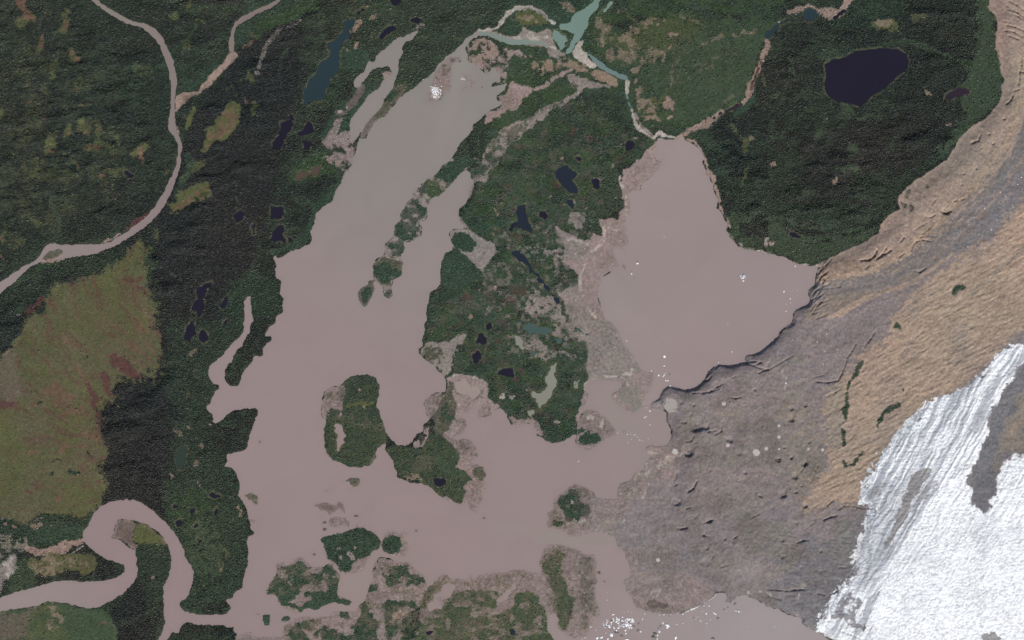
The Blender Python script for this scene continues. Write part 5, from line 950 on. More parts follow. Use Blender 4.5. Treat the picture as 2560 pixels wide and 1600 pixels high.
def carve(txt, w, depth, taper=True):
    """Cut an open crevasse or ice-cliff notch along a line."""
    p = np.array(P(txt))
    for q in range(len(p)-1):
        a, b = p[q], p[q+1]
        i0 = int((min(a[0], b[0])-4*w-X0)/STEP); i1 = int((max(a[0], b[0])+4*w-X0)/STEP)+2
        j0 = int((min(a[1], b[1])-4*w-Y0)/STEP); j1 = int((max(a[1], b[1])+4*w-Y0)/STEP)+2
        i0, j0 = max(0, i0), max(0, j0)
        if i1 <= i0 or j1 <= j0: continue
        xs, ys = PX[j0:j1, i0:i1], PY[j0:j1, i0:i1]
        d = b-a; L2 = (d**2).sum()+1e-9
        t = np.clip(((xs-a[0])*d[0]+(ys-a[1])*d[1])/L2, 0, 1)
        wob = (n_b[j0:j1, i0:i1]-0.5)*w*1.6
        dist = np.hypot(xs-a[0]-t*d[0], ys-a[1]-t*d[1]) + wob*0.5
        H[j0:j1, i0:i1] -= depth*np.exp(-(dist/w)**2)

def bowl(x, y, r, depth, face):
    """A melt hollow with one steep ice cliff on the side FACE (radians, map bearing in sheet axes)."""
    i0 = max(0, int((x-1.4*r-X0)/STEP)); i1 = int((x+1.4*r-X0)/STEP)+2
    j0 = max(0, int((y-1.4*r-Y0)/STEP)); j1 = int((y+1.4*r-Y0)/STEP)+2
    xs, ys = PX[j0:j1, i0:i1]-x, PY[j0:j1, i0:i1]-y
    if xs.size == 0: return
    rho = np.hypot(xs, ys)*(1+(n_b[j0:j1, i0:i1]-0.5)*0.5); th = np.arctan2(ys, xs)-face
    w = r*(0.22+1.0*(1-np.cos(th))/2)
    H[j0:j1, i0:i1] -= depth*np.clip((r-rho)/w, 0, 1)

for t, w, d in [("30 2270 10 2340 50 2419 110", 2.2, 16), ("30 2270 90 2350 120 2430 180", 2.2, 16), ("30 2290 130 2360 160 2430 205", 2, 14), ("30 2250 240 2330 260 2430 300", 2, 14), ("30 2240 290 2320 305 2400 350", 2.2, 16), ("30 2270 340 2350 370 2430 425", 2, 14), ("30 2250 60 2330 100", 1.8, 12), ("30 2230 200 2280 215", 1.8, 12),
                ("30 2380 540 2385 620 2370 700 2360 800", 2.2, 16), ("30 2370 845 2320 860", 2, 14), ("30 2310 900 2290 950 2250 985", 2.4, 18), ("30 2000 1280 1985 1330 1920 1355", 2, 14), ("30 2370 680 2419 690", 2.4, 16),
                ("31 870 950 950 945 1000 910 1025 850", 2.6, 22), ("31 1020 937 1080 890 1110 835", 2.4, 20), ("31 1040 930 1100 890 1160 852", 2.4, 18), ("31 1630 485 1660 505 1690 510 1720 485", 2.6, 22), ("31 1660 470 1695 430", 1.8, 12), ("31 1345 860 1365 800 1400 770 1460 755 1530 770", 1.8, 14), ("31 1430 730 1500 715 1570 725", 1.6, 10),
                ("31 1480 540 1530 545 1570 520", 1.6, 12), ("31 1540 430 1580 370", 1.6, 12), ("31 1250 770 1280 730", 2.2, 16), ("31 910 1030 950 1000", 1.8, 14), ("31 1380 1050 1430 1060 1490 1020", 2, 14), ("31 1230 920 1280 880", 1.8, 12), ("31 1450 700 1530 640", 1.8, 10), ("31 1380 660 1500 590", 1.6, 10), ("31 470 1220 560 1215 680 1200", 1.4, 8), ("31 670 1200 680 1165 720 1130", 1.4, 8),
                ("22 2200 410 2280 430 2360 460 2419 470", 2.2, 18), ("22 2230 400 2290 390 2350 400 2300 420", 2, 14), ("22 2330 500 2370 480 2419 470", 2.2, 16), ("22 1750 640 1800 590 1850 570 1880 530", 2.2, 20), ("22 1800 690 1880 670 1940 630 1990 600", 2, 16), ("22 1700 690 1800 685", 1.8, 12), ("22 2070 730 2110 740 2155 728", 2, 16), ("22 2070 550 2110 530", 1.6, 12), ("22 1640 1150 1690 1140 1715 1095", 1.8, 16), ("22 1850 1055 1920 1040", 1.8, 14), ("22 1975 1005 1975 1050 1920 1080", 1.8, 14), ("22 1600 965 1640 970", 2, 16), ("22 1950 650 1850 690", 1.6, 12),
                ("32 0 470 120 400 240 330", 1.6, 12), ("32 740 360 790 290 825 225", 1.8, 14), ("32 660 560 700 480 740 380", 1.8, 14), ("32 450 580 560 590 660 570 700 500", 2, 16), ("32 430 540 520 520", 1.8, 12), ("32 900 260 960 180 1000 120", 1.8, 12), ("32 550 720 630 680 680 650", 1.6, 12), ("32 360 1290 350 1360 310 1430", 1.6, 14), ("32 470 1370 440 1420", 1.8, 14), ("32 210 1310 240 1280", 1.8, 14), ("32 60 1310 110 1310", 2, 16),
                ("33 660 275 720 240 800 245 870 260 980 265", 1.6, 12), ("33 520 375 580 350 640 335", 2.2, 18), ("33 270 590 330 570 380 562", 2, 16), ("33 440 390 340 470", 1.4, 10), ("33 0 1030 170 1045 250 1035 330 1030", 2, 16), ("33 0 1090 120 1130", 2, 16), ("33 470 1065 530 1080", 2, 14), ("33 580 1075 650 1045", 1.8, 12), ("33 550 240 610 190", 1.8, 14), ("33 690 1420 740 1440 820 1470 900 1512", 1.6, 10), ("33 240 400 270 415", 1.6, 12), ("33 660 820 740 822", 1.6, 12), ("33 860 320 1000 330", 1.4, 8),
                ("23 1660 110 1710 80 1745 10", 2.4, 20), ("23 1690 110 1650 60", 1.6, 10), ("23 1560 455 1600 460 1650 450", 2.4, 20), ("23 1640 270 1680 255", 1.8, 14), ("23 1825 400 1870 390 1895 370", 2.2, 16), ("23 1780 785 1830 800 1870 780", 2, 18), ("23 1880 750 1905 715", 1.8, 14), ("23 1970 825 2040 800", 1.8, 14), ("23 1730 360 1755 320", 1.8, 12), ("23 2090 550 2120 530", 2, 16), ("23 2330 145 2355 155", 2.4, 18), ("23 2270 345 2330 320", 1.8, 12), ("23 1260 300 1300 320 1330 300", 1.8, 14), ("23 1500 65 1560 40", 1.8, 12), ("23 1800 520 1840 530", 2, 14), ("23 1760 1010 1820 1020 1850 1000", 1.8, 12), ("22 1540 1512 1550 1450", 2.2, 16)]:
    carve(t, w*0.85, d*0.95)
STEEP = 1.25     # the cliffs face away from the sun: toward the south-south-east rim
for (c, r, x, y, rr) in [(2,2,1745,985,80),(2,2,1660,1230,70),(2,2,1830,1000,40),(3,3,135,130,48),(3,3,340,235,34),(3,3,260,110,18),(3,3,315,50,16),(3,3,130,725,18),(3,3,490,665,22),(3,3,135,565,18),(3,2,215,830,26),(3,2,210,930,36),(3,2,345,800,30),(3,2,90,1310,34),(3,2,340,1350,40),(3,2,245,1470,40),(3,2,150,1200,16),(3,2,380,1150,18),(3,2,215,1300,22),(2,2,2040,1130,44),(2,2,2200,1435,24),(2,2,1715,800,18),(2,2,2290,655,16),
                      (3,1,1680,480,40),(3,1,1840,130,16),(3,1,1960,80,14),(3,1,1825,230,16),(3,1,1830,370,16),(3,1,1760,380,20),(3,0,2080,1270,16),(3,0,2120,1355,22),(3,0,2005,1400,14),(3,0,2225,1125,16),(3,0,1940,1340,20),
                      (2,3,1290,285,40),(2,3,1555,200,50),(2,3,1830,780,46),(2,3,1840,640,24),(2,3,1500,670,34),(2,3,1810,515,20),(2,3,1860,380,30),(2,3,2010,555,14)]:
    bowl(640*c+x*Z, 400*r+y*Z, rr*Z, 7+0.3*rr, STEEP+random.uniform(-0.6, 0.5))
for _ in range(120):
    x, y = random.uniform(1680, 2160), random.uniform(1040, 1540)
    i, j = int((x-X0)/STEP), int((y-Y0)/STEP)
    if not GZ[j, i] or ICE_M[j, i] > 0.05 or TH[j, i] < 0.4 or LOBE_M[j, i] > 0.3: continue
    bowl(x, y, random.uniform(2.5, 6.5), random.uniform(2.5, 6), STEEP+random.uniform(-0.9, 0.7))
for _ in range(45):
    x, y = random.uniform(1925, 2130), random.uniform(1330, 1540)
    i, j = int((x-X0)/STEP), int((y-Y0)/STEP)
    if not GZ[j, i] or ICE_M[j, i] > 0.05: continue
    L = random.uniform(8, 26); a = random.uniform(-0.25, 0.1)-0.1
    dx, dy = L*math.cos(a)/Z, L*math.sin(a)/Z
    zx, zy = (x-1920)/Z, (y-1200)/Z
    carve("33 %f %f %f %f" % (zx, zy, zx+dx, zy-dy), 1.2, 6)
# grooved ice front above the eastern lake
for k in range(34):
    t = k/33
    x = 455 - 60*t + random.uniform(-8, 60); y = 1020 + 480*t
    carve("31 %f %f %f %f" % (x, y, x+random.uniform(30, 110), y-random.uniform(30, 120)), 1.4, 9)
edge_guard = (sd_n > 0) & (H < 0.3)
H[edge_guard] = 0.3

# keep the melt ponds on the ice level
MELT = [(2,2,1505,795,56,"broad pale melt pond beside the silty lagoon"),(2,2,1995,788,16,"round cream melt pond alone on grey debris"),(2,2,2308,1255,30,"largest cream melt pond on the grey debris"),(2,2,2400,1215,13,"small cream melt pond beside the largest one"),(2,2,2037,1184,15,"flat cream melt pond on the grey debris"),(3,2,100,1000,14,"upper small cream melt pond on grey debris"),(3,2,100,1105,12,"middle small cream melt pond on grey debris"),(3,2,100,1220,9,"lowest tiny cream melt pond on grey debris"),(3,2,512,1226,11,"cream melt pond at the edge of the tan ribbed ice"),(3,2,376,1220,9,"tiny cream melt pond west of the tan ribbed ice"),(2,2,1540,1245,24,"pale melt pool among the muddy ice margin"),(2,3,1380,755,14,"pale melt pool on the low muddy ice")]
melt_specs = []
for c, r, x, y, rr, lab in MELT:
    X, Y, R = 640*c+x*Z, 400*r+y*Z, rr*Z
    i, j = int(round((X-X0)/STEP)), int(round((Y-Y0)/STEP))
    lev = float(H[j-1:j+2, i-1:i+2].mean())
    d = np.hypot(PX-X, PY-Y)*(1+0.9*(fbm(PX/12, PY/12, 2, 21)-0.5))
    k = sst(R+10, R+2, d)
    H[:] = H*(1-k) + (lev+1.2)*k
    k2 = sst(R+1.5, R-1.5, d)
    H[:] = H - k2*2.4
    melt_specs.append((X, Y, R, lev+0.6, lab))
# ------------------------------------------------------------------ materials
def nodes_of(name):
    m = bpy.data.materials.new(name); m.use_nodes = True
    nt = m.node_tree
    return m, nt.nodes, nt.links, nt.nodes["Principled BSDF"]

def ground_mat(name, scale, amp, rough=0.95, bump=0.6, bscale=None, tint_scale=0.004):
    """Cover colour from the survey, broken up by two procedural noises and a bump."""
    m, n, l, b = nodes_of(name)
    at = n.new("ShaderNodeAttribute"); at.attribute_name = "cover"
    geo = n.new("ShaderNodeNewGeometry")
    n1 = n.new("ShaderNodeTexNoise"); n1.inputs["Scale"].default_value = scale; n1.inputs["Detail"].default_value = 5; n1.inputs["Roughness"].default_value = 0.7
    n2 = n.new("ShaderNodeTexNoise"); n2.inputs["Scale"].default_value = tint_scale; n2.inputs["Detail"].default_value = 4
    l.new(geo.outputs["Position"], n1.inputs["Vector"]); l.new(geo.outputs["Position"], n2.inputs["Vector"])
    mr = n.new("ShaderNodeMapRange"); mr.inputs[1].default_value = 0.25; mr.inputs[2].default_value = 0.75; mr.inputs[3].default_value = 1-amp; mr.inputs[4].default_value = 1+amp
    l.new(n1.outputs["Fac"], mr.inputs[0])
    mr2 = n.new("ShaderNodeMapRange"); mr2.inputs[1].default_value = 0.3; mr2.inputs[2].default_value = 0.7; mr2.inputs[3].default_value = 0.92; mr2.inputs[4].default_value = 1.08
    l.new(n2.outputs["Fac"], mr2.inputs[0])
    mu = n.new("ShaderNodeMath"); mu.operation = 'MULTIPLY'; l.new(mr.outputs[0], mu.inputs[0]); l.new(mr2.outputs[0], mu.inputs[1])
    vm = n.new("ShaderNodeVectorMath"); vm.operation = 'SCALE'; l.new(at.outputs["Color"], vm.inputs[0]); l.new(mu.outputs[0], vm.inputs["Scale"])
    l.new(vm.outputs[0], b.inputs["Base Color"])
    b.inputs["Roughness"].default_value = rough
    b.inputs["Specular IOR Level"].default_value = 0.15
    bp = n.new("ShaderNodeBump"); bp.inputs["Strength"].default_value = bump; bp.inputs["Distance"].default_value = 3.0
    n3 = n.new("ShaderNodeTexNoise"); n3.inputs["Scale"].default_value = bscale or scale; n3.inputs["Detail"].default_value = 4
    l.new(geo.outputs["Position"], n3.inputs["Vector"]); l.new(n3.outputs["Fac"], bp.inputs["Height"]); l.new(bp.outputs[0], b.inputs["Normal"])
    return m

M_LAND = ground_mat("land_cover", 0.05, 0.30, 0.97, 0.5)
M_MUD = ground_mat("wet_silt", 0.03, 0.16, 0.8, 0.25)
M_ROCK = ground_mat("stony_debris", 0.045, 0.22, 0.95, 0.8, 0.03)
M_ICE = ground_mat("weathered_ice", 0.05, 0.10, 0.7, 0.7, 0.04)

def water_mat(name, mottling):
    m, n, l, b = nodes_of(name)
    at = n.new("ShaderNodeAttribute"); at.attribute_name = "cover"
    geo = n.new("ShaderNodeNewGeometry")
    n1 = n.new("ShaderNodeTexNoise"); n1.inputs["Scale"].default_value = 0.0016; n1.inputs["Detail"].default_value = 5; n1.inputs["Distortion"].default_value = 1.2
    l.new(geo.outputs["Position"], n1.inputs["Vector"])
    mr = n.new("ShaderNodeMapRange"); mr.inputs[1].default_value = 0.3; mr.inputs[2].default_value = 0.7; mr.inputs[3].default_value = 1-mottling; mr.inputs[4].default_value = 1+mottling
    l.new(n1.outputs["Fac"], mr.inputs[0])
    vm = n.new("ShaderNodeVectorMath"); vm.operation = 'SCALE'; l.new(at.outputs["Color"], vm.inputs[0]); l.new(mr.outputs[0], vm.inputs["Scale"])
    l.new(vm.outputs[0], b.inputs["Base Color"])
    b.inputs["Roughness"].default_value = 0.25
    b.inputs["Specular IOR Level"].default_value = 0.22
    bp = n.new("ShaderNodeBump"); bp.inputs["Strength"].default_value = 0.08; bp.inputs["Distance"].default_value = 0.4
    n3 = n.new("ShaderNodeTexNoise"); n3.inputs["Scale"].default_value = 0.05; n3.inputs["Detail"].default_value = 3
    l.new(geo.outputs["Position"], n3.inputs["Vector"]); l.new(n3.outputs["Fac"], bp.inputs["Height"]); l.new(bp.outputs[0], b.inputs["Normal"])
    return m
M_SILT = water_mat("silty_water", 0.025)
M_CLEAR = water_mat("clear_pond_water", 0.05)

# ------------------------------------------------------------------ sheets cut from the survey grid
GAIN = np.array([0.91, 0.90, 0.84])      # what the daylight adds back
WX = wx(PX); WY = wy(PY)
IDX = np.arange(NX*NY).reshape(NY, NX)

def set_props(o, label=None, cat=None, kind=None, group=None):
    if label: o["label"] = label
    if cat: o["category"] = cat
    if kind: o["kind"] = kind
    if group: o["group"] = group

def mesh_from(name, co, loops, nper, mat, cols=None, smooth=False):
    me = bpy.data.meshes.new(name)
    nf = len(loops)//nper
    me.vertices.add(len(co)); me.vertices.foreach_set("co", np.ascontiguousarray(co, np.float32).ravel())
    me.loops.add(len(loops)); me.loops.foreach_set("vertex_index", np.ascontiguousarray(loops, np.int32))
    me.polygons.add(nf)
    me.polygons.foreach_set("loop_start", np.arange(0, nf*nper, nper, dtype=np.int32))
    me.polygons.foreach_set("use_smooth", np.full(nf, smooth, dtype=bool))
    if cols is not None:
        ca = me.color_attributes.new("cover", 'FLOAT_COLOR', 'POINT')
        c4 = np.ones((len(co), 4), np.float32); c4[:, :3] = cols
        ca.data.foreach_set("color", c4.ravel())
    me.update(calc_edges=True)
    me.materials.append(mat)
    o = bpy.data.objects.new(name, me)
    ROOT.objects.link(o)
    return o

def sheet(name, cells, z, cols, mat, label, cat, smooth=True):
    """One sheet of ground or water made of the grid cells flagged in CELLS (NY-1 x NX-1)."""
    jj, ii = np.nonzero(cells)
    if len(jj) == 0: return None
    q = np.stack([IDX[jj+1, ii], IDX[jj+1, ii+1], IDX[jj, ii+1], IDX[jj, ii]], 1).ravel()
    u, inv = np.unique(q, return_inverse=True)
    zz = z.ravel()[u] if hasattr(z, 'ravel') else np.full(len(u), z)
    co = np.stack([WX.ravel()[u], WY.ravel()[u], zz], 1)
    o = mesh_from(name, co, inv, 4, mat, np.clip(cols.reshape(-1, 3)[u]*GAIN, 0, 0.95), smooth)
    set_props(o, label, cat, 'structure')
    return o

# grain in the cover colours themselves (plants, dead brush, stones)
s1 = 0.75*fbm(PX/3.6, PY/3.6, 3, 18) + 0.25*n_b + 0.35*(n_a-0.5)
spk = sst(0.53, 0.62, s1)*SPK
COL = COL*(1-0.55*spk[..., None]) + 0.55*spk[..., None]*lin(74, 74, 64)
COL *= (1 + 0.1*sst(0.44, 0.34, s1)*SPK)[..., None]
grain = 1 + (n_f-0.5)*0.16 + (fbm(PX/4, PY/4, 2, 33)-0.5)*0.5
COL *= np.where(ICE_M > 0.4, 1.0, grain)[..., None]
warm = fbm(PX/200, PY/200, 3, 46)
COL *= 1 + (warm-0.5)[..., None]*np.array([0.25, 0.1, 0.08])*(1-ICE_M[..., None])
COL = COL*(1 + 0.13*ICE_M[..., None]*np.array([0.95, 1.0, 1.09]))

def field(pts):
    """Smoothly blended apparent colours from (x, y, r, g, b) samples."""
    num = 0; den = 0
    for x, y, r, g, b in pts:
        w = 1.0/((PX-x)**2+(PY-y)**2+120.0**2)**1.5
        num = num + w[..., None]*lin(r, g, b); den = den + w
    return num/den[..., None]
SILT_PTS = [(1000,330,137,132,128),(930,500,141,134,130),(1180,220,138,134,129),(760,700,147,133,131),(1000,560,143,134,131),(820,900,149,134,132),(1150,700,147,135,131),(660,1000,150,134,132),(640,1200,149,132,131),(980,1100,148,131,130),(1200,1300,148,131,130),(800,1300,147,132,130),(950,1430,148,132,128),(1350,1300,149,132,131),(1500,1200,147,133,131),(1560,1420,152,137,135),(1700,1560,154,142,142),(1880,1550,158,149,151),(1680,980,147,134,131),(870,300,140,131,127),(960,150,136,131,126),(560,1060,149,133,132),(620,870,148,132,132),(300,1380,147,128,129),(90,1480,148,136,134),(430,1350,147,128,129)]
# wet margins: muddy ground takes on the lake's silt colour where it meets the water, ponds get a pale boggy rim
SILT = field(SILT_PTS)
stray = (TD > 0.5)*sst(9, 4, d_land)*((raster([(660,1370),(1180,1420),(1500,1300),(1500,1640),(620,1640)]) | raster([(1450,370),(1600,340),(1600,760),(1700,1010),(1560,1060),(1500,900),(1540,640),(1480,560)])) > 0)
COL = COL*(1-stray[..., None]) + lin(126, 115, 110)*stray[..., None]; TD = TD*(1-stray); SPK = np.maximum(SPK, stray)
muddy = np.clip(SPK*1.6, 0, 1)*(1-np.clip(TD*2, 0, 1))*(icy < 0.5)
muddy = muddy*(1-np.clip(SH*1.6, 0, 1))
wetk = 0.5*muddy*sst(5, 0.3, sd_n)
COL = COL*(1-wetk[..., None]) + SILT*0.97*wetk[..., None]
pondy = np.isin(OWN, [k+1 for k, w in enumerate(WATER) if w[0] == 'pond' or w[2] == 'dark'])
dp = dist_to(pondy, 8)
rim = sst(3.4, 1.2, dp)*(~pondy)*sst(0.36, 0.56, n_b)*(icy < 0.3)
COL = COL*(1-0.65*rim[..., None]) + 0.65*rim[..., None]*lin(92, 90, 70)
TD = TD*(1-0.9*rim)
south = sst(1150, 1300, PY)*sst(1500, 1400, PX)*(SH > 0.2)
COL = COL*(1 + south[..., None]*np.array([0.14, 0.11, 0.03]))

ice_c = ICE_M > 0.5
cell = lambda a: a[:-1, :-1]
land_any = (sd_n > -4)
land_c = land_any[:-1, :-1] | land_any[1:, :-1] | land_any[:-1, 1:] | land_any[1:, 1:]
part = np.zeros((NY, NX), np.int32)        # 0 plain
part[raster(MEADOW)] = 1
part[GZ] = 2
part[raster(LM) & GZ] = 3
part[raster(LOBE) & GZ] = 4
part[ice_c & GZ] = 5
part[raster(MED) & GZ] = 6
mud_zone = raster(WS) | raster(P("22 560 0 900 0 990 90 1060 220 1130 320 1200 430 1250 490 1340 500 1310 600 1320 660 1270 720 1220 860 1160 880 940 690 1040 640 1000 570 860 580 760 560 690 680 720 300 690 180 600 60"))
part[mud_zone & ~GZ] = 7
part[raster(CH)] = 8
part[raster(BI)] = 9
near = LAND_ID.copy()
for _ in range(4):
    for sh_, ax in ((1, 0), (-1, 0), (1, 1), (-1, 1)):
        r_ = np.roll(near, sh_, ax); near = np.where((near == 0) & wet, r_, near)
part = np.where(near > 0, 0, part)
names = {0: ("ground", M_LAND, "dark forest floor, green scrub and brushy shores around the lakes", "ground"),
         1: ("meadow", M_LAND, "open olive bog meadow streaked with red-brown peat in the south-west", "meadow"),
         2: ("debris_covered_glacier", M_ROCK, "grey-purple debris-covered glacier tongue pitted with melt hollows", "glacier"),
         3: ("lateral_moraine", M_ROCK, "long curved tan moraine between forest and grey ice band", "moraine"),
         4: ("ribbed_moraine", M_ROCK, "broad tan ribbed ice lobe veined with dark green", "moraine"),
         5: ("glacier", M_ICE, "bright white crevassed glacier in the south-east corner", "glacier"),
         6: ("medial_moraine", M_ROCK, "brown-grey moraine strip running down the white glacier", "moraine"),
         7: ("mudflat", M_MUD, "grey-pink mudflat with pale channels west of the eastern lake", "mudflat"),
         8: ("terrain", M_LAND, "chain of brushy green knolls reaching into the western lake", "headland"),
         9: ("terrain", M_LAND, "big olive-green brushy island joined to the southern point", "island")}
for k, (nm, mt, lb, ct) in names.items():
    sheet(nm, land_c & (cell(part) == k) & (cell(near) == 0), H, COL, mt, lb, ct)
for k, (nm, poly, lb) in enumerate(LANDS):
    cells = land_c & (cell(near) == k+1)
    o = sheet({"islet": "islet", "island": "island", "sandbar": "sandbar"}[nm], cells, H, COL, M_MUD if nm != "island" else M_LAND, lb or "dark speck of drowned brush in the silty water", {"islet": "islet", "island": "island", "sandbar": "sandbar"}[nm])
    if o is not None and lb is None: o["group"] = "drowned brush specks in the lakes"

# far country out to the horizon, below everything traced
far = mesh_from("terrain", np.array([[-90000, -90000, -9], [90000, -90000, -9], [90000, 90000, -9], [-90000, 90000, -9]], float), np.arange(4), 4, M_LAND, np.tile(lin(46, 58, 42), (4, 1)))
set_props(far, "dark forest plain running out to the horizon", "plain", 'structure')

# ------------------------------------------------------------------ water sheets
EAST = field([(1600,480,152,138,136),(1640,420,151,139,137),(1700,620,150,136,135),(1560,760,149,138,135),(1900,720,151,136,137),(1700,900,152,137,135),(1620,1000,153,139,137)])
RIV = (1+0.10*(fbm(PX/26, PY/26, 3, 48)-0.5))[..., None]*field([(260,20,137,127,122),(420,250,134,123,121),(440,420,135,122,121),(380,500,139,125,125),(200,620,143,130,130),(20,720,144,131,131),(590,80,128,114,111)])
deep = 1 - 0.045*np.exp(-np.clip(-sd_n, 0, None)/4.0) + 0.03*(fbm(PX/150, PY/90, 4, 8)-0.5)
SILT = SILT*deep[..., None]*np.array([1.02, 1.01, 1.035]); EAST = EAST*deep[..., None]*np.array([1.01, 1.0, 1.02])
for t_, w_ in (("23 1000 560 700 540 400 530 150 470 -200 440", 26), ("23 900 700 800 600 500 570 200 540", 14), ("10 2000 520 1900 700 1850 1000 1700 1400", 30), ("22 900 700 960 900 1100 1060 1200 1180", 30), ("13 1000 900 900 1000", 20)):
    p_ = np.array(P(t_)); nr_ = np.gradient(p_, axis=0); nr_ = np.stack([-nr_[:, 1], nr_[:, 0]], 1)/np.hypot(nr_[:, 0], nr_[:, 1])[:, None]
    pl_ = blur(raster(rag(np.vstack([p_+nr_*w_/2, (p_-nr_*w_/2)[::-1]]), 8)), 5)      # sediment plumes
    SILT = SILT*(1-0.5*pl_[..., None]) + 0.5*pl_[..., None]*lin(146, 138, 131)
KEY = {"silt": SILT, "silt_east": EAST, "river": RIV, "silt_pale": lin(152,139,134), "blue": lin(44,58,65), "blue2": lin(38,45,56), "dark": lin(35,32,46), "dark2": lin(50,40,52), "brown": lin(82,70,64),
       "turq": lin(114,136,129), "turq2": lin(124,136,131), "teal": lin(72,90,88), "teal2": lin(108,126,126), "green": lin(50,62,54), "pale": lin(134,134,124)}
own2 = OWN.copy()
for _ in range(5):
    for sh_, ax in ((1, 0), (-1, 0), (1, 1), (-1, 1)):
        r_ = np.roll(own2, sh_, ax); own2 = np.where(own2 == 0, r_, own2)
for k, (nm, poly, ck, lb) in enumerate(WATER):
    c = KEY[ck]
    cols = c if c.ndim == 3 else np.broadcast_to(c, (NY, NX, 3))
    cells = cell(own2) == k+1
    if not cells.any(): continue
    jj, ii = np.nonzero(cells); s_ = (slice(max(jj.min()-1, 0), jj.max()+3), slice(max(ii.min()-1, 0), ii.max()+3))
    ct = {"lake": "lake", "river": "river", "stream": "stream", "pond": "pond"}[nm]
    sheet(nm, cells, 0.0, cols, M_SILT if ck[:4] in ("silt", "rive") else M_CLEAR, lb, ct)

m_melt = None
for X, Y, R, lev, lb in melt_specs:
    ang = np.linspace(0, 2*math.pi, 28, endpoint=False)
    co = np.stack([wx(X)+R*MPP*1.35*np.cos(ang), wy(Y)+R*MPP*1.35*np.sin(ang), np.full(28, lev)], 1)
    o = mesh_from("pond", co, np.arange(28), 28, M_SILT, np.tile(lin(178, 170, 163) if R < 9 else lin(156, 149, 142), (28, 1)))
    set_props(o, lb, "pond", 'structure')

# ------------------------------------------------------------------ forest and scrub (masses nobody could count)
def plant_mat(name, rough=0.9):
    m, n, l, b = nodes_of(name)
    at = n.new("ShaderNodeAttribute"); at.attribute_name = "cover"
    l.new(at.outputs["Color"], b.inputs["Base Color"])
    b.inputs["Roughness"].default_value = rough; b.inputs["Specular IOR Level"].default_value = 0.1
    return m
M_CONIFER = plant_mat("conifer_needles")
M_SHRUB = plant_mat("shrub_leaves")

def samp(a, x, y):
    i = np.clip(np.rint((x-X0)/STEP).astype(int), 0, NX-1); j = np.clip(np.rint((y-Y0)/STEP).astype(int), 0, NY-1)
    return a[j, i]

def scatter(dens, spacing, pad, seed):
    r = np.random.default_rng(seed)
    gx, gy = np.meshgrid(np.arange(-pad, 2560+pad, spacing), np.arange(-pad, 1600+pad, spacing))
    x = gx.ravel() + r.uniform(-0.48, 0.48, gx.size)*spacing; y = gy.ravel() + r.uniform(-0.48, 0.48, gx.size)*spacing
    ok = (r.random(x.size) < samp(dens, x, y)) & (samp(sd_n, x, y) > 1.0)
    return x[ok], y[ok], r

def grow(name, x, y, r, height, radius, sides, profile, col, mat, label, cat):
    """Stacked rings of leaf mass per plant: PROFILE = [(height share, radius share), ...], closed by a tip."""
    n = len(x); R = len(profile)
    z = samp(H, x, y) - 0.3
    ph = r.random(n)*6.28
    vp = R*sides+1
    co = np.empty((n, vp, 3), np.float32)
    lean = r.normal(0, 0.05, (n, 2))
    for k, (hh, rr) in enumerate(profile):
        for s in range(sides):
            a = ph + s*2*math.pi/sides + k*0.5
            jit = 0.75+0.5*r.random(n)
            co[:, k*sides+s, 0] = wx(x) + radius*rr*jit*np.cos(a) + lean[:, 0]*height*hh
            co[:, k*sides+s, 1] = wy(y) + radius*rr*jit*np.sin(a) + lean[:, 1]*height*hh
            co[:, k*sides+s, 2] = z + height*hh
    co[:, -1, 0] = wx(x)+lean[:, 0]*height; co[:, -1, 1] = wy(y)+lean[:, 1]*height; co[:, -1, 2] = z+height
    tri = []
    for k in range(R-1):
        for s in range(sides):
            a, b = k*sides+s, k*sides+(s+1) % sides
            c, d = a+sides, b+sides
            tri += [a, b, d, a, d, c]
    for s in range(sides):
        tri += [(R-1)*sides+s, (R-1)*sides+(s+1) % sides, vp-1]
    loops = (np.array(tri)[None, :] + (np.arange(n)*vp)[:, None]).ravel()
    cc = np.repeat(col, vp, axis=0)
    o = mesh_from(name, co.reshape(-1, 3), loops, 3, mat, cc, False)
    set_props(o, label, cat, 'stuff')
    return o

TREE_GAIN, SHRUB_GAIN = 2.3, 1.24
x, y, r = scatter(TD*(0.84+0.5*(n_b-0.5)), 3.2, 110, 3)
cl = samp(n_a, x, y); gr = samp(SH, x, y)
hgt = r.uniform(10, 19, len(x))*(0.8+0.5*cl); hgt[r.random(len(x)) < 0.06] *= 1.35
base = lin(46, 51, 46)[None]*(1-gr[:, None]) + lin(52, 66, 52)[None]*gr[:, None]
base = 0.35*base + 0.65*samp(COL, x, y)
base = 0.7*base + 0.3*base.mean(axis=1, keepdims=True)
base = base*(0.75+0.5*samp(n_a, x, y)+0.6*(samp(n_e, x, y)-0.5))[:, None]
hue = r.random((len(x), 1))
wt = samp(warm, x, y)[:, None]
col = base*TREE_GAIN*np.array([[1.06, 1.0, 1.03]])*(0.5+1.05*r.random((len(x), 1))**1.2)*(1+(hue-0.5)*np.array([[0.35, 0.1, -0.1]])) * (1+(wt-0.5)*np.array([[0.6, 0.25, 0.1]]))
print("trees", len(x))
grow("conifer_forest", x, y, r, hgt, r.uniform(4.2, 7.6, len(x)), 5, [(0.06, 1.0)], col, M_CONIFER, "dense dark spruce forest covering the plain around the lakes and rivers", "forest")
x, y, r = scatter(np.minimum(SH, 1)*(0.35+0.9*(n_b-0.2)), 3.1, 110, 5)
gc = samp(COL, x, y)
col = gc*SHRUB_GAIN*(0.62+0.76*r.random((len(x), 1)))*(0.8+0.4*samp(n_a, x, y)+0.5*(samp(n_e, x, y)-0.5))[:, None]
print("shrubs", len(x))
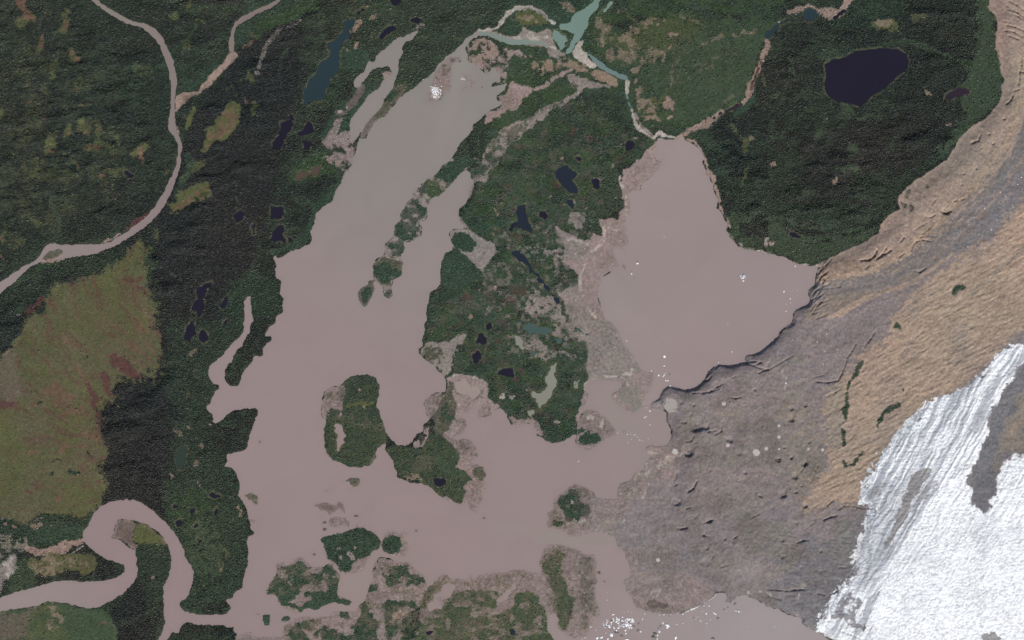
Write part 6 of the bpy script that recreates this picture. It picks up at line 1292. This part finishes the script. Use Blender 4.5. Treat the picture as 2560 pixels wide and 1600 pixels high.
grow("alder_scrub", x, y, r, r.uniform(3, 7.5, len(x)), r.uniform(4.5, 8.5, len(x)), 5, [(0.05, 1.0), (0.6, 0.75)], col, M_SHRUB, "bright green alder scrub matting the land between the two lakes", "scrub")
# ------------------------------------------------------------------ icebergs, boulders: every one a thing
def chunk_mesh(name, seed, dark):
    """An irregular floe: broken hull with a raised ridge, a stepped shelf and a waterline foot."""
    r = random.Random(seed)
    bm = bmesh.new()
    for k in range(16):
        a = k*2*math.pi/16 + r.uniform(-0.15, 0.15)
        rad = r.uniform(0.72, 1.08)
        bm.verts.new((rad*math.cos(a), rad*math.sin(a)*0.8, r.uniform(-0.12, -0.04)))
        bm.verts.new((rad*0.93*math.cos(a), rad*0.93*math.sin(a)*0.8, r.uniform(0.06, 0.22)))
    for k in range(11):
        a, rad = r.uniform(0, 6.28), r.uniform(0, 0.6)
        bm.verts.new((rad*math.cos(a), rad*math.sin(a)*0.75, r.uniform(0.25, 0.55)))
    bmesh.ops.convex_hull(bm, input=bm.verts)
    loose = [v for v in bm.verts if not v.link_faces]
    bmesh.ops.delete(bm, geom=loose, context='VERTS')
    bmesh.ops.subdivide_edges(bm, edges=bm.edges[:], cuts=1, use_grid_fill=True)
    for v in bm.verts:
        if v.co.z > 0: v.co += v.normal*r.uniform(-0.09, 0.05)
    bmesh.ops.recalc_face_normals(bm, faces=bm.faces[:])
    me = bpy.data.meshes.new(name); bm.to_mesh(me); bm.free()
    me.materials.append(dark)
    return me

def chunk_mat(name, c1, c2, rough):
    m, n, l, b = nodes_of(name)
    geo = n.new("ShaderNodeNewGeometry")
    n1 = n.new("ShaderNodeTexNoise"); n1.inputs["Scale"].default_value = 0.08; n1.inputs["Detail"].default_value = 5
    l.new(geo.outputs["Position"], n1.inputs["Vector"])
    cr = n.new("ShaderNodeValToRGB")
    cr.color_ramp.elements[0].position = 0.38; cr.color_ramp.elements[0].color = (*c1, 1)
    cr.color_ramp.elements[1].position = 0.6; cr.color_ramp.elements[1].color = (*c2, 1)
    l.new(n1.outputs["Fac"], cr.inputs[0]); l.new(cr.outputs[0], b.inputs["Base Color"])
    b.inputs["Roughness"].default_value = rough
    return m
M_BERG = chunk_mat("berg_ice", (0.62, 0.66, 0.68), (0.88, 0.88, 0.88), 0.55)
M_DIRTY = chunk_mat("dirty_ice", (0.10, 0.095, 0.09), (0.22, 0.20, 0.19), 0.9)
M_STREAK = chunk_mat("streaked_ice", (0.16, 0.15, 0.15), (0.82, 0.83, 0.84), 0.7)
M_STONE = chunk_mat("pale_rock", (0.42, 0.41, 0.40), (0.68, 0.66, 0.63), 0.9)
WHITE = [chunk_mesh("iceberg", 100+k, M_BERG) for k in range(7)]
DIRTY = [chunk_mesh("dirty_iceberg", 200+k, M_DIRTY) for k in range(4)]
STREAK = [chunk_mesh("streaked_iceberg", 300+k, M_STREAK) for k in range(3)]
STONE = [chunk_mesh("boulder", 400+k, M_STONE) for k in range(4)]

def put(c, r, x, y, rad, kind, label, cat, group=None, aspect=None, rot=None):
    X, Y, R = 640*c+x*Z, 400*r+y*Z, rad*Z*MPP*1.12
    pool, nm = {"w": (WHITE, "iceberg"), "d": (DIRTY, "dirty_iceberg"), "s": (STREAK, "streaked_iceberg"), "b": (STONE, "boulder"), "f": (WHITE, "ice_block")}[kind]
    o = bpy.data.objects.new(nm, random.choice(pool))
    z0 = max(0.0, float(samp(H, np.array([X]), np.array([Y]))[0]))
    if kind in "wds": z0 = 0.0
    o.location = (wx(X), wy(Y), z0)
    a = aspect or random.uniform(0.75, 1.1)
    o.scale = (R, R*a, R*random.uniform(0.55, 0.9)*min(1, a+0.2))
    o.rotation_euler = (0, 0, random.uniform(0, 6.28) if rot is None else rot)
    ROOT.objects.link(o)
    set_props(o, label, cat, None, group)
    return o

# eastern lake
put(2,1,2180,1100,24,"s","largest white berg with dark streaks in the eastern lake","iceberg", aspect=1.3, rot=1.4)
put(2,1,2186,1142,9,"w","white growler touching the south end of the largest berg","iceberg")
put(2,1,1185,978,13,"w","white half of the split berg near the western mudflat","iceberg", aspect=0.6, rot=0.1)
put(2,1,1182,957,13,"d","dark half of the split berg near the western mudflat","iceberg", aspect=0.5, rot=0.0)
put(2,1,1130,1074,9,"w","small white berg south-west of the split berg","iceberg")
put(2,1,1126,1056,8,"d","small dark berg touching a white one near the mud bar","iceberg", aspect=0.6)
put(2,1,1162,1120,7,"d","brownish bit of ice below the small white and dark pair","iceberg")
put(2,1,1437,725,4,"w","lone ice speck in the upper middle of the eastern lake","iceberg")
put(3,1,150,1242,10,"w","bright white berg closest to the ribbed ice front","iceberg")
put(3,1,210,1311,6,"w","white bergy bit just south of the bright berg by the ice front","iceberg")
put(3,1,170,1427,6,"w","white bergy bit in front of the southern end of the ice cliff","iceberg")
put(3,1,257,1002,7,"w","white berg hugging the forest shore","iceberg")
for x, y in [(278,1235),(172,1362),(215,1350)]:
    put(3,1,x,y,3.5,"w","tiny ice speck off the ice front","iceberg","tiny ice specks off the ice front")
put(2,2,1440,345,12,"w","topmost white berg of the line above the ice cliff","iceberg", aspect=1.2)
put(2,2,1438,436,9,"w","second white berg of the line, with a dark foot below","iceberg")
put(2,2,1439,452,9,"d","dark ice just below the second berg of the line","iceberg", aspect=0.7)
put(2,2,1385,522,9,"w","white berg west of the little ice group by the strait","iceberg")
put(2,2,1490,513,12,"d","brown-grey berg east of the little ice group by the strait","iceberg", aspect=0.6, rot=1.4)
put(2,2,1495,626,12,"w","white berg wedged at the bend of the dark ice cliff","iceberg", aspect=0.8)
put(2,2,1454,571,7,"w","left of two white bergs side by side above the cliff bend","iceberg")
put(2,2,1473,573,7,"w","right of two white bergs side by side above the cliff bend","iceberg")
for x, y, q in [(1437,520,7),(1447,505,5),(1425,535,5),(1432,530,4)]:
    put(2,2,x,y,q,"w","white berg packed in the little ice group by the strait","iceberg","little ice group by the strait")
put(2,2,2080,300,7,"w","lone white berg off the grey ice shore in the south-east bay","iceberg")
put(2,2,1950,402,5,"w","white bit of ice beside the dark cliff bend","iceberg")
put(2,2,1082,197,5,"w","white bit of ice near the south-western mud shore","iceberg")
put(2,2,1318,480,5,"w","white bit of ice just north of the strait","iceberg")
put(2,2,1125,348,5,"w","white bit of ice stranded on the mud edge above the strait","iceberg")
put(2,2,2040,42,4,"w","pale speck of ice in the southern part of the eastern lake","iceberg")
# lagoon
put(2,2,1303,858,9,"w","white berg at the southern mouth of the strait","iceberg")
put(2,2,1272,830,4,"w","small white bit just north-west of the strait's southern berg","iceberg")
put(2,2,1303,990,6,"w","white berg alone in the middle of the silty lagoon","iceberg", aspect=0.6)
for x, y, q in [(1250,922,5),(1268,912,5),(1258,917,4)]:
    put(2,2,x,y,q,"w","white bit in the trio south of the strait","iceberg","trio of ice bits south of the strait")
for x, y, q in [(1090,1080,5),(1162,1086,5),(1187,1110,4),(1128,1128,4),(1205,1133,4),(1235,1140,3),(1098,1160,4),(1272,1118,3),(1122,1078,3),(1150,1082,3),(998,1068,4),(1215,1135,3),(1290,1122,3)]:
    put(2,2,x,y,q,"w","white ice bit in the loose drift across the lagoon","iceberg","loose drift of ice across the lagoon")
for x, y, q in [(1255,1107,7),(1325,1150,6),(1150,1135,5),(1380,885,5),(1362,911,5),(1058,1058,9)]:
    put(2,2,x,y,q,"d","dark ice bit in the loose drift across the lagoon","iceberg","dark bits in the lagoon drift", aspect=0.6)
put(2,2,625,1332,8,"s","streaked bit of ice alone in the open southern water","iceberg")
# southern ice jam
put(2,3,955,1272,12,"w","elongated white berg at the northern edge of the ice jam","iceberg", aspect=0.55, rot=0.4)
put(2,3,1470,1375,21,"w","biggest bluish-white berg east of the ice jam","iceberg", aspect=0.85)
put(2,3,1466,1396,10,"w","white foot of the biggest bluish berg east of the jam","iceberg")
put(2,3,1425,1350,11,"w","upright white berg left of the biggest bluish one","iceberg", aspect=0.7, rot=1.5)
put(2,3,1404,1381,12,"d","dark berg between the upright white berg and the one below","iceberg")
put(2,3,1392,1430,14,"w","white berg on the dark chain reaching the bottom edge","iceberg")
put(2,3,1375,1467,9,"w","smaller white berg lower on the dark chain","iceberg")
put(2,3,1352,1455,20,"d","upper dark slab of the chain at the bottom edge","iceberg")
put(2,3,1340,1490,24,"d","lower dark slab of the chain at the bottom edge","iceberg", aspect=1.0)
put(2,3,1385,1400,9,"d","small dark bit at the top of the dark chain","iceberg")
put(2,3,940,1465,17,"w","large white berg just below the ice jam","iceberg", aspect=1.1)
put(2,3,990,1442,27,"d","long flat dark floe under the ice jam","iceberg", aspect=0.45, rot=-0.25)
put(2,3,1035,1475,18,"d","dark floe south of the long flat one","iceberg", aspect=0.7)
put(2,3,845,1487,16,"w","bluish-white berg at the bottom left of the jam","iceberg", aspect=0.7, rot=0.4)
put(2,3,805,1493,13,"w","leftmost large white berg at the bottom edge","iceberg")
put(2,3,905,1502,10,"w","white berg at the bottom edge between two larger ones","iceberg")
put(2,3,1085,1508,18,"w","wide white berg cut by the bottom edge","iceberg", aspect=0.6, rot=0)
put(2,3,1190,1422,15,"d","dark berg with a white neighbour south-east of the jam","iceberg")
put(2,3,1215,1433,8,"w","white neighbour of the dark berg south-east of the jam","iceberg")
put(2,3,1075,1450,9,"w","white berg at the southern lip of the jam","iceberg")
put(2,3,1198,1356,10,"d","dark berg off the eastern end of the jam","iceberg")
put(2,3,1232,1315,9,"w","slim white berg north-east of the jam","iceberg", aspect=0.5, rot=1.2)
put(2,3,1255,1265,6,"w","white bit midway between jam and sandy point","iceberg")
put(2,3,1435,1270,8,"w","white bit just below the sandy point","iceberg")
put(2,3,1546,1490,18,"w","white bluish berg alone at the bottom edge","iceberg", aspect=0.6, rot=1.5)
put(2,3,1915,1260,22,"w","long thin white berg slanting in the southern bay","iceberg", aspect=0.3, rot=-0.65)
put(2,3,1946,1310,15,"d","dark berg below the long thin white one","iceberg", aspect=1.0)
put(2,3,2140,1240,38,"s","long streaked floe beneath the pale spit","iceberg", aspect=0.3, rot=-0.3)
put(2,3,2110,1172,16,"d","dark floe right under the pale spit","iceberg", aspect=1.0)
put(2,3,2005,1224,12,"d","small dark floe west of the long streaked floe","iceberg", aspect=0.6)
put(2,3,2040,1205,8,"d","dark bit between the small dark floe and the spit","iceberg")
put(2,3,1900,1500,20,"d","dark slab at the bottom edge of the southern bay","iceberg", aspect=0.7)
put(2,3,1490,1286,9,"d","thin dark bit south of the sandy point","iceberg", aspect=0.4, rot=0.5)
put(2,3,1715,1303,10,"d","faint grey floe in the middle of the bay","iceberg", aspect=0.5)
put(2,3,1372,1500,8,"w","white chip at the foot of the dark chain","iceberg")
put(3,3,62,1385,5,"w","lone white speck off the grey glacier edge","iceberg")
put(3,3,112,1410,3,"w","second fainter speck off the grey glacier edge","iceberg")
for x, y, q in [(1560,1365,4),(1615,1355,5),(1615,1265,8),(1780,1330,6),(1790,1338,4),(1840,1356,6),(1875,1320,4),(1835,1262,9),(1800,1240,4),(1862,1190,6),(1815,1188,6),(2222,1382,3),(1700,1330,3),(1740,1302,4),(1550,1368,3),(2020,1240,3),(1395,1275,5),(1500,1272,4),(1565,1258,4),(1690,1302,3),(1760,1290,3)]:
    put(2,3,x,y,q,"w","white bit of ice scattered over the southern bay","iceberg","scattered ice bits in the southern bay")
for x, y, q in [(1640,1245,5),(1655,1240,6),(1668,1236,6),(1682,1228,8),(1698,1222,9),(1712,1216,8),(1725,1214,7),(1738,1206,6),(1750,1200,6),(1765,1192,5),(1780,1186,5),(1800,1172,4),(1820,1160,5),(1840,1150,4),(1862,1138,5),(1880,1124,5),(1898,1112,5),(1912,1100,4),(1925,1084,5),(1932,1066,5),(1936,1052,5),(1690,1210,5),(1708,1200,4)]:
    put(2,3,x,y,q,"w","white ice bit in the chain stranded along the muddy ice edge","iceberg","chain of stranded ice along the muddy edge")
for x, y, q in [(795,1418,4),(740,1390,7),(750,1385,4),(880,1390,8),(888,1445,5),(862,1360,6),(870,1372,6),(1100,1245,3),(900,1135,4),(900,1060,3),(865,1340,4),(1130,1255,3),(1060,1250,3),(690,1492,5),(665,1500,5)]:
    put(2,3,x,y,q,"w","stray white bit around the southern ice jam","iceberg","stray bits around the southern ice jam")
for k in range(92):
    a = random.uniform(0, 6.28); q = math.sqrt(random.random())
    x, y = 1025+150*q*math.cos(a), 1358+68*q*math.sin(a)
    big = random.random()
    put(2,3,x,y,4+9*big*big,"d" if random.random() < 0.16 else "w","ice block packed into the southern ice jam","iceberg","packed blocks of the southern ice jam")
# white heap on the northern sandbar
for k in range(70):
    x, y = random.triangular(1645, 1760, 1700), random.triangular(800, 925, 872)
    put(1,0,x,y,random.uniform(3.5,8),"f","white block in the heap on the northern sandbar","ice block","white heap on the northern sandbar")
for x, y, q in [(1950,730,4),(1940,742,5),(1958,748,5),(1965,740,4),(1972,752,4),(1945,752,4)]:
    put(1,0,x,y,q,"f","white block on the muddy islet of the northern bay","ice block","white blocks on the muddy islet")
# pale boulders riding on the grey moraine band
for x, y, q in [(2385,165,7),(2350,232,6),(2185,306,6),(2238,346,6),(2040,460,7),(1940,541,6),(2100,659,9),(1985,702,6),(1880,822,6),(2155,567,6),(1910,640,4),(2185,452,5),(2310,450,5),(2210,520,4),(1785,690,4),(2185,420,3),(2400,65,4),(2060,380,3),(2250,495,3),(1800,375,4),(1835,352,4)]:
    put(3,1,x,y,q,"b","pale boulder riding on the dark grey moraine band","boulder","pale boulders on the grey moraine band")
for x, y, q in [(550,130,7),(530,295,6),(517,415,7),(648,278,5),(460,205,7),(630,200,5),(225,190,5),(165,595,10),(68,488,4)]:
    put(3,2,x,y,q,"b","pale boulder on the grey ice east of the lake","boulder","pale boulders on the grey ice")
